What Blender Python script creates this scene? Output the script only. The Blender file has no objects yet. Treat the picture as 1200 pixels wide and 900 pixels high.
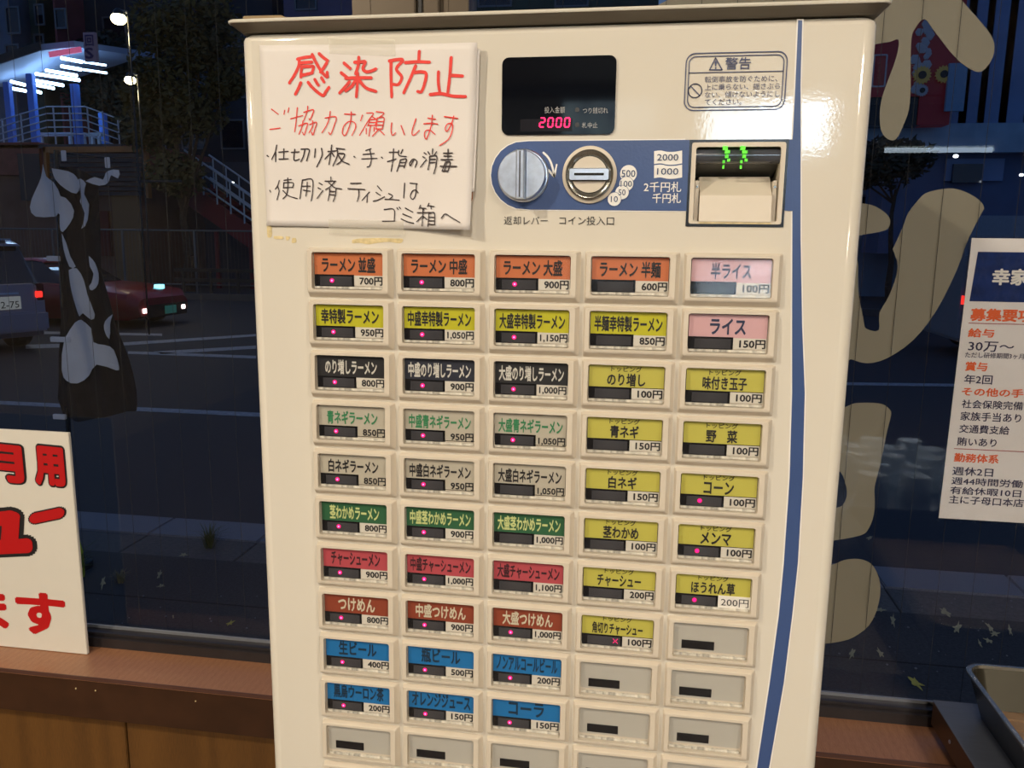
import bpy, bmesh, math, random
from mathutils import Vector, Matrix
PI = math.pi
sc = bpy.context.scene
col = sc.collection
rnd = random.Random(7)

# ---------------------------------------------------------------- camera
FPX = 963.81
CAM = Vector((0.0814, -0.6932, 1.3797))
RX = Vector((0.987279, 0.158623, 0.010894))        # right
RD = Vector((0.038415, -0.171487, -0.984437))      # down
RF = Vector((-0.154286, 0.972333, -0.175399))      # forward
cd = bpy.data.cameras.new('camera')
cam = bpy.data.objects.new('camera', cd); col.objects.link(cam)
cd.sensor_width = 36; cd.lens = FPX*36/1200; cd.clip_start = 0.02; cd.clip_end = 200
M = Matrix(((RX.x, -RD.x, -RF.x, CAM.x), (RX.y, -RD.y, -RF.y, CAM.y), (RX.z, -RD.z, -RF.z, CAM.z), (0, 0, 0, 1)))
cam.matrix_world = M
sc.camera = cam

# ---------------------------------------------------------------- world, exposure
sc.view_settings.view_transform = 'Standard'
sc.view_settings.look = 'None'
sc.view_settings.gamma = 1
sc.view_settings.exposure = 0.0
w = bpy.data.worlds.new('dusk'); sc.world = w; w.use_nodes = True
nt = w.node_tree
bg = nt.nodes['Background']
tc = nt.nodes.new('ShaderNodeTexCoord'); sx = nt.nodes.new('ShaderNodeSeparateXYZ')
rp = nt.nodes.new('ShaderNodeValToRGB')
rp.color_ramp.elements[0].position = 0.0; rp.color_ramp.elements[0].color = (.036, .062, .110, 1)
rp.color_ramp.elements[1].position = 0.8; rp.color_ramp.elements[1].color = (.016, .032, .072, 1)
nt.links.new(tc.outputs['Generated'], sx.inputs[0]); nt.links.new(sx.outputs['Z'], rp.inputs[0])
nt.links.new(rp.outputs[0], bg.inputs[0]); bg.inputs[1].default_value = 2.4

# ---------------------------------------------------------------- lamps of the room (light only; fixtures are built later)
def light(name, kind, loc, energy, color, size=0.1, rot=None, **kw):
    l = bpy.data.lights.new(name, kind); l.energy = energy; l.color = color
    if kind == 'AREA':
        l.size = size
    else:
        l.shadow_soft_size = size
    for k, v in kw.items(): setattr(l, k, v)
    o = bpy.data.objects.new(name, l); col.objects.link(o); o.location = loc
    if rot is not None: o.rotation_euler = rot
    return o
def aim(o, tgt):
    d = Vector(tgt)-o.location
    o.rotation_euler = d.to_track_quat('-Z', 'Y').to_euler()
WARM = (1.0, .87, .70)
KEY = (-1.25, -1.35, 2.50)
k = light('key_spot', 'SPOT', KEY, 95, (1.0, .88, .70), .035, spot_size=2.2, spot_blend=.9); aim(k, (0, 0, 1.15))
DOWN = [(1.3, -1.7, 2.56), (0.1, -2.3, 2.56), (-2.9, -1.3, 2.56), (2.3, -3.4, 2.56), (0.0, -3.3, 2.56), (-1.9, -3.7, 2.56)]
DPOW = [35, 47, 24, 22, 22, 20]
for p, e in zip(DOWN, DPOW):
    light('downlight_glow', 'AREA', (p[0], p[1], p[2]-.03), e, WARM, .30, shape='DISK')
light('kitchen_glow', 'AREA', (1.1, -5.75, 2.3), 20, (.72, .85, 1.0), .5)

# ---------------------------------------------------------------- helpers
def ray(u, v):
    return (RX*((u-600)/FPX) + RD*((v-450)/FPX) + RF)
def at(u, v, y=0.0):
    d = ray(u, v); return CAM + d*((y-CAM.y)/d.y)
def gz(u, v, z):
    d = ray(u, v); return CAM + d*((z-CAM.z)/d.z)

def s2l(c):
    return tuple((x/12.92 if x <= .04045 else ((x+.055)/1.055)**2.4) for x in c)
def rgb(r, g, b):
    return s2l((r/255, g/255, b/255))
MATS = {}
def mat(name, c, rough=.5, metal=0.0, var=.06, scale=30, bump=0.0, bscale=200, emit=0.0, spec=.5, stretch=None, coat=0.0, dist=.001, coords='Object'):
    m = bpy.data.materials.new(name); m.use_nodes = True
    n = m.node_tree; b = n.nodes['Principled BSDF']
    b.inputs['Roughness'].default_value = rough
    b.inputs['Metallic'].default_value = metal
    b.inputs['Specular IOR Level'].default_value = spec
    b.inputs['Coat Weight'].default_value = coat
    b.inputs['Coat Roughness'].default_value = .05
    t = n.nodes.new('ShaderNodeTexCoord'); mp = n.nodes.new('ShaderNodeMapping')
    n.links.new(t.outputs[coords], mp.inputs[0])
    if stretch: mp.inputs['Scale'].default_value = stretch
    nz = n.nodes.new('ShaderNodeTexNoise'); nz.inputs['Scale'].default_value = scale; nz.inputs['Detail'].default_value = 4
    n.links.new(mp.outputs[0], nz.inputs['Vector'])
    r = n.nodes.new('ShaderNodeValToRGB')
    r.color_ramp.elements[0].position = .3; r.color_ramp.elements[1].position = .7
    r.color_ramp.elements[0].color = tuple(x*(1-var) for x in c)+(1,)
    r.color_ramp.elements[1].color = tuple(min(1, x*(1+var)) for x in c)+(1,)
    n.links.new(nz.outputs['Fac'], r.inputs[0]); n.links.new(r.outputs[0], b.inputs['Base Color'])
    if bump:
        n2 = n.nodes.new('ShaderNodeTexNoise'); n2.inputs['Scale'].default_value = bscale; n2.inputs['Detail'].default_value = 1
        n.links.new(mp.outputs[0], n2.inputs['Vector'])
        bp = n.nodes.new('ShaderNodeBump'); bp.inputs['Strength'].default_value = bump; bp.inputs['Distance'].default_value = dist
        n.links.new(n2.outputs['Fac'], bp.inputs['Height']); n.links.new(bp.outputs[0], b.inputs['Normal'])
        if coat: n.links.new(bp.outputs[0], b.inputs['Coat Normal'])
    if emit:
        n.links.new(r.outputs[0], b.inputs['Emission Color']); b.inputs['Emission Strength'].default_value = emit
    MATS[name] = m
    return m
def glassmat(name, tint=(1, 1, 1), ior=1.5, rough=0.0, strength=1.0, bump=0, bscale=40):
    m = bpy.data.materials.new(name); m.use_nodes = True; n = m.node_tree
    for x in list(n.nodes): n.nodes.remove(x)
    o = n.nodes.new('ShaderNodeOutputMaterial'); mx = n.nodes.new('ShaderNodeMixShader')
    tr = n.nodes.new('ShaderNodeBsdfTransparent'); gl = n.nodes.new('ShaderNodeBsdfGlossy'); fr = n.nodes.new('ShaderNodeFresnel')
    tr.inputs[0].default_value = tint+(1,); gl.inputs['Roughness'].default_value = rough; fr.inputs['IOR'].default_value = ior
    mu = n.nodes.new('ShaderNodeMath'); mu.operation = 'MULTIPLY'; mu.inputs[1].default_value = strength; mu.use_clamp = True
    ge = n.nodes.new('ShaderNodeNewGeometry'); iv = n.nodes.new('ShaderNodeMath'); iv.operation = 'SUBTRACT'; iv.inputs[0].default_value = 1.0
    m2 = n.nodes.new('ShaderNodeMath'); m2.operation = 'MULTIPLY'
    n.links.new(ge.outputs['Backfacing'], iv.inputs[1]); n.links.new(fr.outputs[0], mu.inputs[0])
    n.links.new(mu.outputs[0], m2.inputs[0]); n.links.new(iv.outputs[0], m2.inputs[1]); n.links.new(m2.outputs[0], mx.inputs[0])
    n.links.new(tr.outputs[0], mx.inputs[1]); n.links.new(gl.outputs[0], mx.inputs[2]); n.links.new(mx.outputs[0], o.inputs[0])
    if bump:
        t = n.nodes.new('ShaderNodeTexCoord'); nz = n.nodes.new('ShaderNodeTexNoise'); nz.inputs['Scale'].default_value = bscale
        b = n.nodes.new('ShaderNodeBump'); b.inputs['Strength'].default_value = bump; b.inputs['Distance'].default_value = .002
        n.links.new(t.outputs['Object'], nz.inputs['Vector']); n.links.new(nz.outputs[0], b.inputs['Height']); n.links.new(b.outputs[0], gl.inputs['Normal'])
    MATS[name] = m
    return m
def woodmat(name, c1, c2, rough=.45, sc_=(1, 1, 1), wscale=6, dist=6, fine=.35, coat=0.0):
    m = bpy.data.materials.new(name); m.use_nodes = True; n = m.node_tree; b = n.nodes['Principled BSDF']
    b.inputs['Roughness'].default_value = rough; b.inputs['Coat Weight'].default_value = coat
    t = n.nodes.new('ShaderNodeTexCoord'); mp = n.nodes.new('ShaderNodeMapping'); mp.inputs['Scale'].default_value = sc_
    n.links.new(t.outputs['Object'], mp.inputs[0])
    wv = n.nodes.new('ShaderNodeTexWave'); wv.inputs['Scale'].default_value = wscale; wv.inputs['Distortion'].default_value = dist; wv.inputs['Detail'].default_value = 4; wv.inputs['Detail Scale'].default_value = 1.5
    nz = n.nodes.new('ShaderNodeTexNoise'); nz.inputs['Scale'].default_value = 90; nz.inputs['Detail'].default_value = 6
    mp2 = n.nodes.new('ShaderNodeMapping'); mp2.inputs['Scale'].default_value = tuple(3*x for x in sc_)
    n.links.new(t.outputs['Object'], mp2.inputs[0]); n.links.new(mp2.outputs[0], nz.inputs['Vector'])
    n.links.new(mp.outputs[0], wv.inputs['Vector'])
    mx = n.nodes.new('ShaderNodeMix'); mx.data_type = 'FLOAT'; mx.inputs['Factor'].default_value = fine
    n.links.new(wv.outputs['Fac'], mx.inputs[2]); n.links.new(nz.outputs['Fac'], mx.inputs[3])
    r = n.nodes.new('ShaderNodeValToRGB'); r.color_ramp.elements[0].position = .25; r.color_ramp.elements[1].position = .75
    r.color_ramp.elements[0].color = c1+(1,); r.color_ramp.elements[1].color = c2+(1,)
    n.links.new(mx.outputs[0], r.inputs[0]); n.links.new(r.outputs[0], b.inputs['Base Color'])
    MATS[name] = m
    return m

ORG = {}
def link(o, parent=None):
    col.objects.link(o)
    if parent is not None: o.parent = parent
    return o
def tag(o, label=None, cat=None, group=None, kind=None):
    if label: o['label'] = label
    if cat: o['category'] = cat
    if group: o['group'] = group
    if kind: o['kind'] = kind
    return o
def empty(name, loc, label=None, cat=None, group=None, kind=None):
    o = bpy.data.objects.new(name, None); col.objects.link(o); o.location = loc; o.empty_display_size = .05
    ORG[o.name] = Vector(loc)
    return tag(o, label, cat, group, kind)
def org(o):
    return ORG.get(o.name, Vector((0, 0, 0)))
class MB:
    """collects shapes in world coordinates and links them as one mesh object"""
    def __init__(s): s.v = []; s.f = []
    def add(s, vs, fs):
        n = len(s.v); s.v += [tuple(x) for x in vs]; s.f += [tuple(i+n for i in f) for f in fs]; return s
    def box(s, x0, x1, y0, y1, z0, z1):
        vs = [(x, y, z) for x in (x0, x1) for y in (y0, y1) for z in (z0, z1)]
        return s.add(vs, [(0, 1, 3, 2), (4, 6, 7, 5), (0, 4, 5, 1), (2, 3, 7, 6), (0, 2, 6, 4), (1, 5, 7, 3)])
    def bar(s, a, b, r, n=6, r2=None):
        a = Vector(a); b = Vector(b); r2 = r if r2 is None else r2
        d = (b-a).normalized(); u = d.orthogonal().normalized(); v = d.cross(u)
        vs = [a+(u*math.cos(2*PI*i/n)+v*math.sin(2*PI*i/n))*r for i in range(n)]+[b+(u*math.cos(2*PI*i/n)+v*math.sin(2*PI*i/n))*r2 for i in range(n)]
        return s.add(vs, [(i, (i+1) % n, (i+1) % n+n, i+n) for i in range(n)]+[tuple(range(n))[::-1], tuple(range(n, 2*n))])
    def beam(s, a, b, wx, wz):
        a = Vector(a); b = Vector(b); d = (b-a).normalized(); up = Vector((0, 0, 1))
        sd = d.cross(up); sd = sd.normalized() if sd.length > 1e-4 else Vector((1, 0, 0)); u2 = sd.cross(d)
        vs = [p+sd*i*wx/2+u2*j*wz/2 for p in (a, b) for i, j in ((-1, -1), (1, -1), (1, 1), (-1, 1))]
        return s.add(vs, [(0, 1, 2, 3), (7, 6, 5, 4), (0, 4, 5, 1), (1, 5, 6, 2), (2, 6, 7, 3), (3, 7, 4, 0)])
    def loops(s, L, closed=True, cap0=True, cap1=True):
        n = len(L[0]); vs = [p for l in L for p in l]; fs = []
        for k in range(len(L)-1):
            for i in range(n if closed else n-1):
                j = (i+1) % n
                fs.append((k*n+i, k*n+j, (k+1)*n+j, (k+1)*n+i))
        if cap0: fs.append(tuple(range(n))[::-1])
        if cap1: fs.append(tuple(range((len(L)-1)*n, len(L)*n)))
        return s.add(vs, fs)
    def prism(s, pts, y0, y1):
        """pts = (x,z) outline, extruded y0..y1"""
        return s.loops([[(x, y0, z) for x, z in pts], [(x, y1, z) for x, z in pts]])
    def prismz(s, pts, z0, z1):
        return s.loops([[(x, y, z0) for x, y in pts], [(x, y, z1) for x, y in pts]])
    def lathe_y(s, cx, cz, prof, n=40):
        """prof = (radius, y) rings around the axis along y"""
        return s.loops([[(cx+r*math.cos(2*PI*i/n), y, cz+r*math.sin(2*PI*i/n)) for i in range(n)] for r, y in prof])
    def lathe_z(s, cx, cy, prof, n=24):
        return s.loops([[(cx+r*math.cos(2*PI*i/n), cy+r*math.sin(2*PI*i/n), z) for i in range(n)] for r, z in prof])
    def sphere(s, c, r, n=12, m=8, sz=1.0):
        c = Vector(c)
        L = [[c+Vector((r*math.sin(PI*k/m)*math.cos(2*PI*i/n), r*math.sin(PI*k/m)*math.sin(2*PI*i/n), -r*sz*math.cos(PI*k/m))) for i in range(n)] for k in range(1, m)]
        return s.loops(L)
    def build(s, name, m, parent=None, smooth=False, origin=None, fix=True, bevel=0, tri=False):
        if origin is None:
            if parent is not None: origin = org(parent)
            else:
                xs = [v[0] for v in s.v]; ys = [v[1] for v in s.v]; zs = [v[2] for v in s.v]
                origin = Vector(((min(xs)+max(xs))/2, (min(ys)+max(ys))/2, min(zs)))
        origin = Vector(origin)
        me = bpy.data.meshes.new(name); me.from_pydata([tuple(Vector(v)-origin) for v in s.v], [], s.f)
        if fix or bevel:
            b = bmesh.new(); b.from_mesh(me)
            if bevel: bmesh.ops.bevel(b, geom=list(b.edges), offset=bevel, segments=2, affect='EDGES', clamp_overlap=True)
            bmesh.ops.recalc_face_normals(b, faces=b.faces)
            if tri: bmesh.ops.triangulate(b, faces=b.faces)
            b.to_mesh(me); b.free()
        if smooth:
            me.polygons.foreach_set('use_smooth', [True]*len(me.polygons))
            if smooth != 2:
                try: me.set_sharp_from_angle(angle=math.radians(38))
                except Exception: pass
        me.materials.append(m)
        o = bpy.data.objects.new(name, me); link(o, parent)
        if parent is None: o.location = origin
        ORG[o.name] = origin
        return o
def rrect(x0, x1, z0, z1, r, n=5):
    pts = []
    for cx, cz, a in ((x1-r, z1-r, 0), (x0+r, z1-r, 90), (x0+r, z0+r, 180), (x1-r, z0+r, 270)):
        for i in range(n+1):
            t = math.radians(a+90*i/n); pts.append((cx+r*math.cos(t), cz+r*math.sin(t)))
    return pts
def ring(outer, inner, y0, y1):
    """closed ring mesh between two outlines with equal point counts"""
    n = len(outer); mb = MB()
    L = [[(x, y1, z) for x, z in outer], [(x, y0, z) for x, z in outer], [(x, y0, z) for x, z in inner], [(x, y1, z) for x, z in inner]]
    vs = [p for l in L for p in l]; fs = []
    for k in range(4):
        k2 = (k+1) % 4
        for i in range(n):
            j = (i+1) % n; fs.append((k*n+i, k*n+j, k2*n+j, k2*n+i))
    mb.add(vs, fs); return mb
def copy_tree(o, parent=None, loc=None):
    c = o.copy(); col.objects.link(c); c.parent = parent
    if loc is not None: c.location = loc
    for ch in list(o.children): copy_tree(ch, c)
    return c

# --- lettering: the built-in font turned into flat mesh glyphs
GL = {}
def glyphs(s, bold=0.0, shear=0.0, res=2, base=False):
    key = (s, bold, shear, base)
    if key in GL: return GL[key]
    c = bpy.data.curves.new('lettering', 'FONT'); c.body = s; c.resolution_u = res; c.shear = shear
    o = bpy.data.objects.new('lettering', c); col.objects.link(o)
    dg = bpy.context.evaluated_depsgraph_get(); me = bpy.data.meshes.new_from_object(o.evaluated_get(dg))
    vs = [(v.co.x, v.co.y) for v in me.vertices]; fs = [tuple(p.vertices) for p in me.polygons]
    bpy.data.objects.remove(o); bpy.data.meshes.remove(me); bpy.data.curves.remove(c)
    ref = vs
    if bold:                        # heavier weight: the same outline set down again a little to each side
        B = bold*.8; k = 4 if bold < .03 else (20 if base else 8); n0 = len(vs); V = []; F = []
        for i in range(k):
            a = 2*PI*(i+.5)/k
            V += [(x+B*math.cos(a), y+B*math.sin(a), i) for x, y in vs]; F += [tuple(q+i*n0 for q in f) for f in fs]
        vs, fs = V, F
    else: vs = [(x, y, 0) for x, y in vs]
    ref = ref if base else vs
    x0 = min(v[0] for v in ref); x1 = max(v[0] for v in ref); y0 = min(v[1] for v in ref); y1 = max(v[1] for v in ref)
    vs = [((x-x0)/(x1-x0), (y-y0)/(y1-y0), k_) for x, y, k_ in vs]
    GL[key] = (vs, fs); return GL[key]
def text_mb(mb, s, x0, x1, z0, z1, y, bold=0.0, shear=0.0, tilt=0.0, base=False):
    vs, fs = glyphs(s, bold, shear, 2, base)
    n = len(mb.v)
    mb.v += [(x0+a*(x1-x0), y-k_*.00003, z0+b*(z1-z0)+tilt*a*(x1-x0)) for a, b, k_ in vs]
    mb.f += [tuple(i+n for i in f) for f in fs]
    return mb
def text(s, x0, x1, z0, z1, y, m, parent, name='lettering', bold=0.0, shear=0.0, tilt=0.0, base=False):
    return text_mb(MB(), s, x0, x1, z0, z1, y, bold, shear, tilt, base).build(name, m, parent, fix=False)
def ptext(s, u0, v0, u1, v1, y, m, parent, name='lettering', bold=0.0, shear=0.0):
    a = at(u0, (v0+v1)/2, y); b = at(u1, (v0+v1)/2, y); t = at((u0+u1)/2, v0, y); d = at((u0+u1)/2, v1, y)
    return text(s, a.x, b.x, d.z, t.z, y, m, parent, name, bold, shear)
def smooth_line(P, n=5):
    if len(P) < 3: return P
    Q = [Vector(p) for p in P]; Q = [2*Q[0]-Q[1]]+Q+[2*Q[-1]-Q[-2]]; out = []
    for i in range(1, len(Q)-2):
        p0, p1, p2, p3 = Q[i-1:i+3]
        for k in range(n):
            t = k/n
            out.append(.5*((2*p1)+(p2-p0)*t+(2*p0-5*p1+4*p2-p3)*t*t+(3*p1-p0-3*p2+p3)*t**3))
    out.append(Q[-2]); return out
def stroke(mb, P, wd, yf, sm=True, taper=.75):
    """a flat ribbon along (x,z) points with round ends, facing -y; yf(x,z) gives its depth"""
    P = [Vector(p) for p in (smooth_line(P) if sm else P)]
    n = len(P); base = len(mb.v); vs = []
    for i, p in enumerate(P):
        d = (P[min(i+1, n-1)]-P[max(i-1, 0)]); d = d.normalized() if d.length > 0 else Vector((1, 0))
        nn = Vector((-d.y, d.x)); t = i/(n-1) if n > 1 else 0
        h = wd/2*(1-(1-taper)*t)
        vs += [p+nn*h, p-nn*h]
    def cap(c, d, h, last):
        r = []
        for k in range(1, 4):
            a = PI*k/4; nn = Vector((-d.y, d.x))
            r.append(c + nn*h*math.cos(a)+d*h*math.sin(a))
        return r
    d0 = (P[0]-P[1]).normalized(); d1 = (P[-1]-P[-2]).normalized()
    c0 = cap(P[0], d0, wd/2, 0); c1 = cap(P[-1], d1, wd/2*taper, 1)
    allv = vs+c0+c1
    mb.v += [(p.x, yf(p.x, p.y), p.y) for p in allv]
    for i in range(n-1): mb.f.append((base+2*i, base+2*i+1, base+2*i+3, base+2*i+2))
    k = base+len(vs)
    mb.f.append((base, k+2, k+1, k, base+1)); mb.f.append((base+2*n-2, k+3, k+4, k+5, base+2*n-1))

# ---------------------------------------------------------------- materials
m_paint = mat('cream_enamel', (.66, .615, .53), .055, var=.012, scale=8, bump=.055, bscale=430, dist=.0004, spec=.5)
m_lid = mat('cream_lid', (.66, .62, .53), .3, var=.02)
m_bezel = mat('beige_plastic', (.61, .54, .44), .42, var=.02, scale=60)
m_blue = mat('blue_print', rgb(58, 80, 128), .35, var=.03, bump=.2, bscale=420, dist=.0005)
m_white = mat('white_print', (.80, .78, .74), .4, var=.02)
m_ink = mat('black_ink', (.015, .014, .016), .5, var=.1)
m_navyink = mat('navy_ink', rgb(62, 70, 105), .5, var=.05)
m_black = mat('black_plastic', (.012, .012, .014), .25, var=.1)
m_gloss = mat('display_glass', (.004, .005, .008), .04, var=.1, spec=.6)
m_chrome = mat('chrome', (.66, .74, .88), .32, 1.0, var=.10, scale=160, bump=.12, bscale=90)
m_steel = mat('brushed_steel', (.30, .29, .255), .20, .85, var=.08, scale=40, stretch=(8, 1, 1))
m_darkslot = mat('slot_black', (.004, .004, .004), .8)
m_ledr = mat('pink_lamp', (1.0, .01, .20), .4, emit=1.5, var=.02)
m_ledr2 = mat('pink_lamp_halo', (.55, .01, .12), .4, emit=.30, var=.02)
m_core = mat('pink_lamp_core', (1.0, .32, .62), .4, emit=1.6, var=.02)
m_seg = mat('digit_led', (1.0, .01, .12), .4, emit=1.5, var=.02)
m_green = mat('green_led', (.10, .85, .03), .4, emit=.55, var=.6, scale=700)
m_lampwin = mat('smoked_window', (.055, .055, .062), .12, var=.15, scale=40)
m_cover = glassmat('clear_cover', (.97, .97, .97), 1.45, .06, .38)
m_paper = mat('white_paper', (.71, .665, .63), .75, var=.02, scale=12)
m_red = mat('red_marker', (.72, .035, .025), .6, var=.12, scale=150)
m_blackm = mat('black_marker', (.03, .018, .02), .6, var=.2, scale=150)
m_tape = mat('cream_tape', (.72, .67, .55), .35, var=.03)
m_resid = mat('tape_residue', (.62, .50, .26), .6, var=.2, scale=200)
m_alu = mat('bronze_aluminium', (.055, .048, .05), .32, .6, var=.1)
m_mull = mat('bronze_mullion', (.062, .040, .018), .4, .3, var=.05)
m_sill = woodmat('oak_sill', (.23, .095, .042), (.42, .20, .10), .38, (9, .35, 1), 3, 2.5, .93, coat=.15)
m_panel = woodmat('wood_panel', (.085, .036, .008), (.16, .070, .015), .45, (4, 1, .22), 1.1, 12, .80, coat=.1)
m_trim = mat('dark_trim', (.045, .018, .008), .35, var=.15)
m_edge = mat('brown_edge_strip', (.09, .04, .03), .3, var=.1)
m_glass = glassmat('window_glass', (.88, .91, .95), 1.5, 0.0, 1.0)
m_wire = mat('embedded_wire', (.028, .026, .024), .7)
m_decal = mat('tan_film', (.36, .285, .175), .55, var=.02, scale=4)
m_board = mat('board_white', (.72, .68, .60), .55, var=.012)
m_redprint = mat('red_print', (.50, .004, .006), .5, var=.03)
m_postp = mat('poster_white', (.78, .75, .74), .3, var=.015, spec=.6)
m_postnavy = mat('poster_navy', rgb(28, 50, 105), .18, var=.25, scale=60, bump=.5, bscale=60)
m_orange = mat('poster_orange', (.80, .13, .03), .4, var=.03)
m_lamin = glassmat('laminate', (.97, .97, .97), 1.45, .06, 1.0, .6, 50)
m_wood2 = woodmat('slat_wood', (.22, .13, .07), (.34, .22, .13), .5, (1, 6, 1), 4, 3, .5)
m_card = mat('brown_card', (.30, .21, .11), .8, var=.06)

# ================================================================ ROOM SETTING
SILLZ = .6795
struct = lambda mb, name, m, parent=None, **k: tag(mb.build(name, m, parent, **k), kind='structure')
m_wall = mat('cream_wall', (.34, .27, .18), .8, var=.05)
m_floor = mat('brown_floor', (.12, .085, .06), .5, var=.1)
m_ceil = mat('ceiling_board', (.40, .36, .30), .9, var=.03)
m_wood_w = woodmat('wall_wood', (.10, .05, .02), (.16, .085, .035), .6, (1, 1, 3), 2, 5)
struct(MB().box(-3.4, 3.4, -6.6, .60, -.06, 0), 'floor', m_floor)
struct(MB().box(-3.4, 3.4, -6.6, .60, 2.62, 2.70), 'ceiling', m_ceil)
struct(MB().box(-3.5, -3.4, -6.6, .60, -.05, 2.70), 'wall_left', m_wall)
struct(MB().box(3.4, 3.5, -6.6, .60, -.05, 2.70), 'wall_right', m_wall)
struct(MB().box(-3.5, 3.5, -6.7, -6.6, -.05, 2.70), 'wall_back', m_wood_w)
wf = struct(MB().box(-3.4, 3.4, .44, .557, 0, .655).box(-3.4, 3.4, .49, .60, 2.25, 2.62).box(-3.4, -2.36, .49, .60, .655, 2.25).box(1.96, 3.4, .49, .60, .655, 2.25), 'wall_front', m_wall)
# wood panels below the sill: seam under the photo's (148,822)-(155,900)
seam = at(152, 860, .435).x
xs = [seam-1.82, seam-.91, seam, seam+.91, seam+1.82, seam+2.73]
for i in range(len(xs)-1):
    MB().box(xs[i]+.0015, xs[i+1]-.0015, .427, .4395, .06, .600).build('wood_panel', m_panel, wf, bevel=.0012)
MB().box(-2.36, 2.6, .4025, .4395, .604, .6710).build('trim_rail', m_trim, wf)
MB().box(-2.36, 2.6, .415, .4395, .0, .06).build('skirting_board', m_trim, wf)
sill = struct(MB().box(-2.36, 2.6, .4003, .492, .6712, SILLZ), 'trim_1', m_sill)
MB().box(-2.36, 2.6, .3975, .4003, .6735, SILLZ+.0004).build('edge_strip', m_edge, sill, bevel=.0007)
for i in range(6):
    x = at(110+i*117, 800, .4).x if i < 2 else -2+i*.6
    MB().lathe_y(x, .655, [(.0012, .4015), (.0012, .4030)], 8).build('nail_head', m_resid, wf)

# windows
def window(name, x0, x1, wires):
    zt = 2.25; zb = SILLZ-.002
    fr = MB()
    fr.box(x0, x1, .490, .5262, zb, .6965).box(x0, x1, .5262, .556, zb, .686)            # bottom rail
    fr.box(x0, x1, .498, .5262, .6965, .7015)
    fr.box(x0, x1, .490, .556, zt-.04, zt)
    root = tag(fr.build(name, m_alu, None, bevel=.0008), kind='structure')
    MB().box(x0, x0+.028, .496, .553, .700, zt-.04).build('window_frame', m_mull, root, bevel=.001)
    MB().box(x1-.028, x1, .496, .553, .700, zt-.04).build('window_frame', m_mull, root, bevel=.001)
    MB().box(x0+.03, x1-.03, .5145, .5185, .7017, .7065).build('glazing_bead', mat('glazing_bead', (.30, .31, .34), .35, .5), root)
    MB().box(x0+.02, x1-.02, .519, .5245, .7005, zt-.035).build('glass_pane', m_glass, root)
    w0 = None
    for x in wires:
        if x0+.035 < x < x1-.035:
            if w0 is None:
                w0 = MB().bar((0, .5275, .7025), (0, .5275, zt-.04), .00035, 5).build('embedded_wire', m_wire, root, origin=(org(root).x*0, 0, 0))
                w0.location = (x-org(root).x, -org(root).y, -org(root).z)
            else:
                c = w0.copy(); col.objects.link(c); c.parent = root
                c.location = (x-org(root).x, -org(root).y, -org(root).z)
    return root
win1 = window('window_1', -2.36, -.315, [-.5181-.0492*i for i in range(-4, 40)])
win2 = window('window_2', -.202, 1.96, [.0963+.0475*i for i in range(-7, 40)])
mu = MB().box(-.315, -.202, .496, .556, SILLZ-.001, 2.25)
mul = struct(mu, 'trim_2', m_mull, bevel=.001)
MB().box(-.309, -.247, .484, .4955, SILLZ+.001, 2.249).build('mullion_cover', m_mull, mul, bevel=.0015)
MB().box(-.2445, -.240, .4905, .4955, SILLZ+.001, 2.249).build('mullion_groove', m_black, mul)
MB().box(-.236, -.214, .486, .4955, SILLZ+.001, 2.249).build('mullion_cover', m_mull, mul, bevel=.0015)

# tan film lettering on the outside of window_2
DEC = [
 [(783,0),(769,8),(760,25),(880,52),(1000,55),(1030,51),(1043,49),(1053,47),(1050,68),(1040.6,94),(1034,113),(1031,132),(1032.5,153),(1040.6,163),(1050,163),(1058.5,147),(1065,128),(1067,104),(1067,75.5),(1068,45),(1072.7,33),(1083,22.3),(1094.4,36),(1113,60),(1128.4,75.5),(1147,84.6),(1158.6,75.5),(1165,60.4),(1163,45),(1151,28),(1126.5,0),(1105,-28),(1000,-45),(860,-40)],
 [(975,236),(1008,238),(1026,242),(1040,252),(1043,261),(1037,270),(1008,275.6),(975,282)],
 [(1046,292),(1052,313),(1043,344),(1030.5,367),(1029.7,387),(1015,385),(1012,375),(1005.6,340),(1004,300),(985,300),(980,418),(997,421),(1016,425.6),(1039.5,419.7),(1070.6,398),(1097.8,363),(1121,316.7),(1134.7,280),(1150,250),(1153,244),(1149,236),(1136,227),(1120,221.4),(1108,221),(1092,224),(1080,230),(1064,250),(1058,266)],
 [(980,479),(991,476.7),(1002,472.5),(1020.6,472),(1034.6,473.9),(1042.8,480),(1044,487),(1039,507),(1032,542),(1025,570),(1025,584),(1024,602.6),(1018,619),(1009,627),(978.7,633),(955,634),(955,600),(980.5,595),(988,591),(992,581.6),(991.5,570),(984.5,552.5),(970,548)],
 [(950,665),(975,661.7),(990,656),(1006.7,655),(1020,660),(1028,671.7),(1031.7,690),(1028,713),(1018,733),(1000,746.7),(983,752),(966,754),(950,754)],
]
for P in DEC:
    P2 = smooth_line([Vector(p) for p in P]+[Vector(P[0])], 3)[:-1]
    pts = [(at(p[0], p[1], .531).x, at(p[0], p[1], .531).z) for p in P2]
    pts.reverse()
    MB().prism(pts, .5305, .5312).build('letter_decal', m_decal, win2)

# ================================================================ TICKET MACHINE
MX0, MX1, MD, MZ = -.2668, .2492, .36, 1.5475
mach = empty('ticket_machine', ((MX0+MX1)/2, MD/2, 0), 'cream food ticket vending machine with menu buttons in front of the window', 'ticket machine')
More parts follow.
